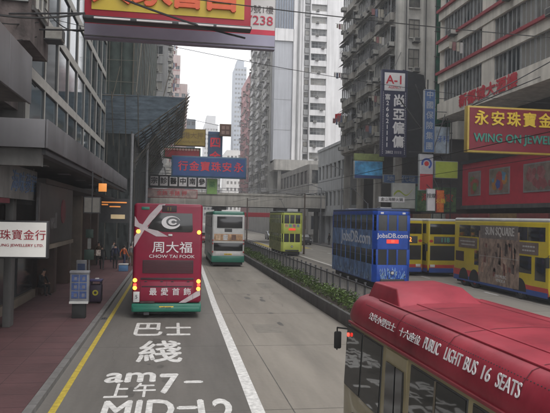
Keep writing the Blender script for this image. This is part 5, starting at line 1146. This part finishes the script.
# ------------------------------------------------------------------ people
def person(label, x, y, heading, pose, top, leg, extra=None, h=1.68, z=.13, group='pedestrians on the left pavement'):
    t = thing('person', label, 'person', (x, y, z), group, heading); k = h / 1.70
    sit = pose == 'sit'; walk = pose == 'walk'
    hip = .47 if sit else .93; V = []; Rr = []; Ed = []; Kind = []
    def v(p, r, kd, par=None):
        V.append(Vector(p) * k); Rr.append(r * k); Kind.append(kd)
        if par is not None: Ed.append((par, len(V) - 1))
        return len(V) - 1
    ln = .12 if sit else 0
    pel = v((0, 0, hip), .125, 'leg'); wa_ = v((0, -.02 - ln*.3, hip + .16), .12, 'top', pel); ch_ = v((0, -.01 - ln, hip + .36), .14, 'top', wa_); nk = v((0, -.01 - ln*1.3, hip + .53), .055, 'skin', ch_)
    hd = v((0, -.03 - ln*1.6, hip + .64), .085, 'skin', nk); v((0, -.03 - ln*1.7, hip + .74), .075, 'hair', hd)
    for s in (-1, 1):
        hp = v((s*.09, 0, hip - .05), .09, 'leg', pel)
        if sit: kn = v((s*.13, -.42, .47), .065, 'leg', hp); an = v((s*.13, -.40, .09), .045, 'leg', kn)
        else:
            st = (.20 * s) if walk else .02*s; kn = v((s*.10, -.02 - st*.6 - (.05 if walk else 0), .50), .068, 'leg', hp); an = v((s*.10, .02 - st*1.1, .09), .046, 'leg', kn)
        a = V[an] / k; v((a.x + s*.015, a.y - .16, .045), .042, 'shoe', an)
        sh = v((s*.17, 0 - ln, hip + .47), .062, 'top', ch_)
        if sit: el = v((s*.25, -.12 - ln, hip + .2), .045, 'top', sh); wr = v((s*.14, -.36, hip + .12), .03, 'top', el)
        else: el = v((s*.24, .05 + (.10*s if walk else 0), hip + .19), .045, 'top', sh); wr = v((s*.25, -.06 + (.18*s if walk else -.02), hip - .04), .03, 'top', el)
        w0 = V[wr] / k; d = Vector((0, -.3, -1)).normalized() if not sit else Vector((-s*.3, -1, -.1)).normalized(); pm = v(w0 + d*.07, .034, 'skin', wr)
        p0 = V[pm] / k
        for fi in range(4): f0 = v(p0 + d*.04 + Vector((0, -.03 + fi*.02, 0)) , .010, 'skin', pm); v(V[f0]/k + d*(.035 + .008*(fi in (1, 2))) + Vector((-s*.012, 0, 0)), .008, 'skin', f0)
        v(w0 + d*.06 + Vector((-s*.01, -.055, -.01)), .010, 'skin', wr)
    me = bpy.data.meshes.new('body'); me.from_pydata(V, Ed, []); o = bpy.data.objects.new('body', me); C.objects.link(o)
    md = o.modifiers.new('s', 'SKIN')
    for i, sv in enumerate(me.skin_vertices[0].data): sv.radius = (Rr[i], Rr[i] * (.75 if Kind[i] == 'top' and Rr[i] > .1 else 1)); sv.use_root = (i == 0)
    ms = o.modifiers.new('u', 'SUBSURF'); ms.levels = 1; ms.render_levels = 1
    bpy.context.view_layer.update(); m2 = bpy.data.meshes.new_from_object(o.evaluated_get(bpy.context.evaluated_depsgraph_get())); bpy.data.objects.remove(o)
    ml = [top, leg, skin_m, hair_m, black_m]; ix = {'top': 0, 'leg': 1, 'skin': 2, 'hair': 3, 'shoe': 4}
    for mm in ml: m2.materials.append(mm)
    for p in m2.polygons:
        c = p.center; best = min(range(len(V)), key=lambda i: (V[i] - c).length - Rr[i]*.5); kd = Kind[best]
        if kd == 'hair' or (kd == 'skin' and c.z > (hip + .6)*k and c.y > V[hd].y + .01*k): kd = 'hair'
        p.material_index = ix[kd]; p.use_smooth = True
    m2.name = 'body'; link(bpy.data.objects.new('body', m2), t)
    b = MB(); n = 10; hc = V[hd + 1] + Vector((0, .014, -.035 * k)); vs = []; fs = []
    for j in range(6):
        th = j/5*1.9; 
        for i in range(n): a = 6.283*i/n; vs.append((hc.x + .088*k*math.sin(th)*math.cos(a), hc.y + .10*k*math.sin(th)*math.sin(a), hc.z - .01 + .10*k*math.cos(th) + (0 if math.sin(a) > -.3 else .05*k*(j/5))))
    fs = [(j*n+i, j*n+(i+1) % n, (j+1)*n+(i+1) % n, (j+1)*n+i) for j in range(5) for i in range(n)]; b.add(vs, fs, hair_m); b.build('hair', t, smooth=True)
    b = MB(); hz = V[hd].z + .03*k; hy = V[hd].y - .085*k
    b.add([(-.012*k, hy + .01, hz - .01), (.012*k, hy + .01, hz - .01), (0, hy - .018*k, hz - .012), (0, hy + .01, hz + .02)], [(0, 2, 3), (2, 1, 3), (0, 1, 2)], skin_m)
    b.build('nose', t)
    b = MB()
    for s in (-1, 1): b.box(s*.035*k - .012, s*.035*k + .012, hy - .001, hy + .012, hz + .022*k, hz + .034*k, hair_m)
    b.box(-.02*k, .02*k, hy + .002, hy + .013, hz - .045*k, hz - .038*k, M('lips', (.25, .08, .07), .6)); b.build('face', t)
    return t
cl = lambda n, c: M('cloth_' + n, c, .9, .2, 5)
blk, nvy, gry, orr, red_, wht, brn = cl('black', (.018, .018, .02)), cl('navy', (.02, .025, .06)), cl('grey', (.12, .12, .12)), cl('orange', (.45, .10, .03)), cl('red', (.35, .04, .05)), cl('white', (.45, .44, .42)), cl('brown', (.08, .05, .03))
person('seated person in dark clothes leaning forward in the shop entrance on the left', -6.0, 29.9, R(60), 'sit', blk, blk, group=None)
t = thing('stool', 'low dark stool under the seated person by the shop entrance', 'stool', (-6.02, 29.92, .13)); part('seat', t, wood_m, -.17, .17, -.17, .17, .33, .38, bevel=.01)
for sx in (-1, 1):
    for sy in (-1, 1): part('leg', t, wood_m, sx*.13 - .015, sx*.13 + .015, sy*.13 - .015, sy*.13 + .015, 0, .33)
person('person in black walking away in front of the bus stop with a pale flyer', -4.75, 43.4, R(180), 'walk', blk, blk)
t = thing('flyer', 'orange and white flyer held out beside the person in black', 'flyer', (-4.95, 43.1, 1.0)); part('sheet', t, M('flyer_face', (.55, .22, .10), .6, .7, 8, col2=(.6, .55, .5)), -.16, .14, -.006, .006, .1, .5)
person('person in a dark coat standing near the kerb left of the red bus', -3.95, 44.2, R(170), 'stand', nvy, blk, h=1.75)
person('person with an orange top bending beside the blue and white crate', -3.45, 45.4, R(140), 'walk', orr, nvy, h=1.6)
person('person in grey at the kerb nearest the red bus', -3.05, 46.6, R(200), 'stand', gry, brn, h=1.66)
t = thing('crate', 'blue and white crate on the pavement beside the red bus', 'crate', (-3.25, 42.6, .13)); part('box', t, M('crate_blue', (.07, .16, .30), .6, .2, 3), -.3, .3, -.25, .25, 0, .42, bevel=.03); part('lid', t, white_body, -.32, .32, -.27, .27, .42, .5, bevel=.02)
r8 = random.Random(31)
for i, (x, y, c1, c2, lb) in enumerate([(-5.4, 47, brn, blk, 'person in brown among the crowd farther along the left pavement'), (-4.6, 50, gry, nvy, 'person in a grey top deep in the arcade on the left'), (-5.9, 44, blk, gry, 'person in a black top and grey trousers between the dark pillars'), (-4.1, 53, red_, blk, 'person in a red top beyond the canopy end'), (-3.4, 56, wht, nvy, 'person in a white top under the netted building'), (-5.0, 58, nvy, nvy, 'person in navy under the netted building'), (-7.0, 41, brn, brn, 'person in brown standing by the arcade shop window')]):
    person(lb, x, y, r8.random()*6.28, r8.choice(('walk', 'stand')), c1, c2, h=1.6 + r8.random()*.15)
for x, y, c1, lb in ((21.7, 80, red_, 'person in a red top waiting by the far kerb near the footbridge'), (22.3, 81, wht, 'person in a white top waiting by the far kerb near the footbridge'), (21.9, 86, blk, 'person in black by the far kerb below the footbridge'), (22.4, 76, nvy, 'person in navy on the far pavement before the lamp post')):
    person(lb, x, y, r8.random()*6.28, 'stand', c1, blk, group='pedestrians on the far pavement')

# ------------------------------------------------------------------ haze
hz = bpy.data.materials.new('haze'); hz.use_nodes = True; n = hz.node_tree; n.nodes.clear(); vo = n.nodes.new('ShaderNodeVolumePrincipled'); ho = n.nodes.new('ShaderNodeOutputMaterial')
vo.inputs['Color'].default_value = (.93, .94, .97, 1); vo.inputs['Density'].default_value = .0012; vo.inputs['Anisotropy'].default_value = .2; n.links.new(vo.outputs['Volume'], ho.inputs['Volume'])
b = MB(); b.box(-90, 120, -60, 520, -1.2, 125, hz); o = b.build('haze'); tag(o, kind='stuff')
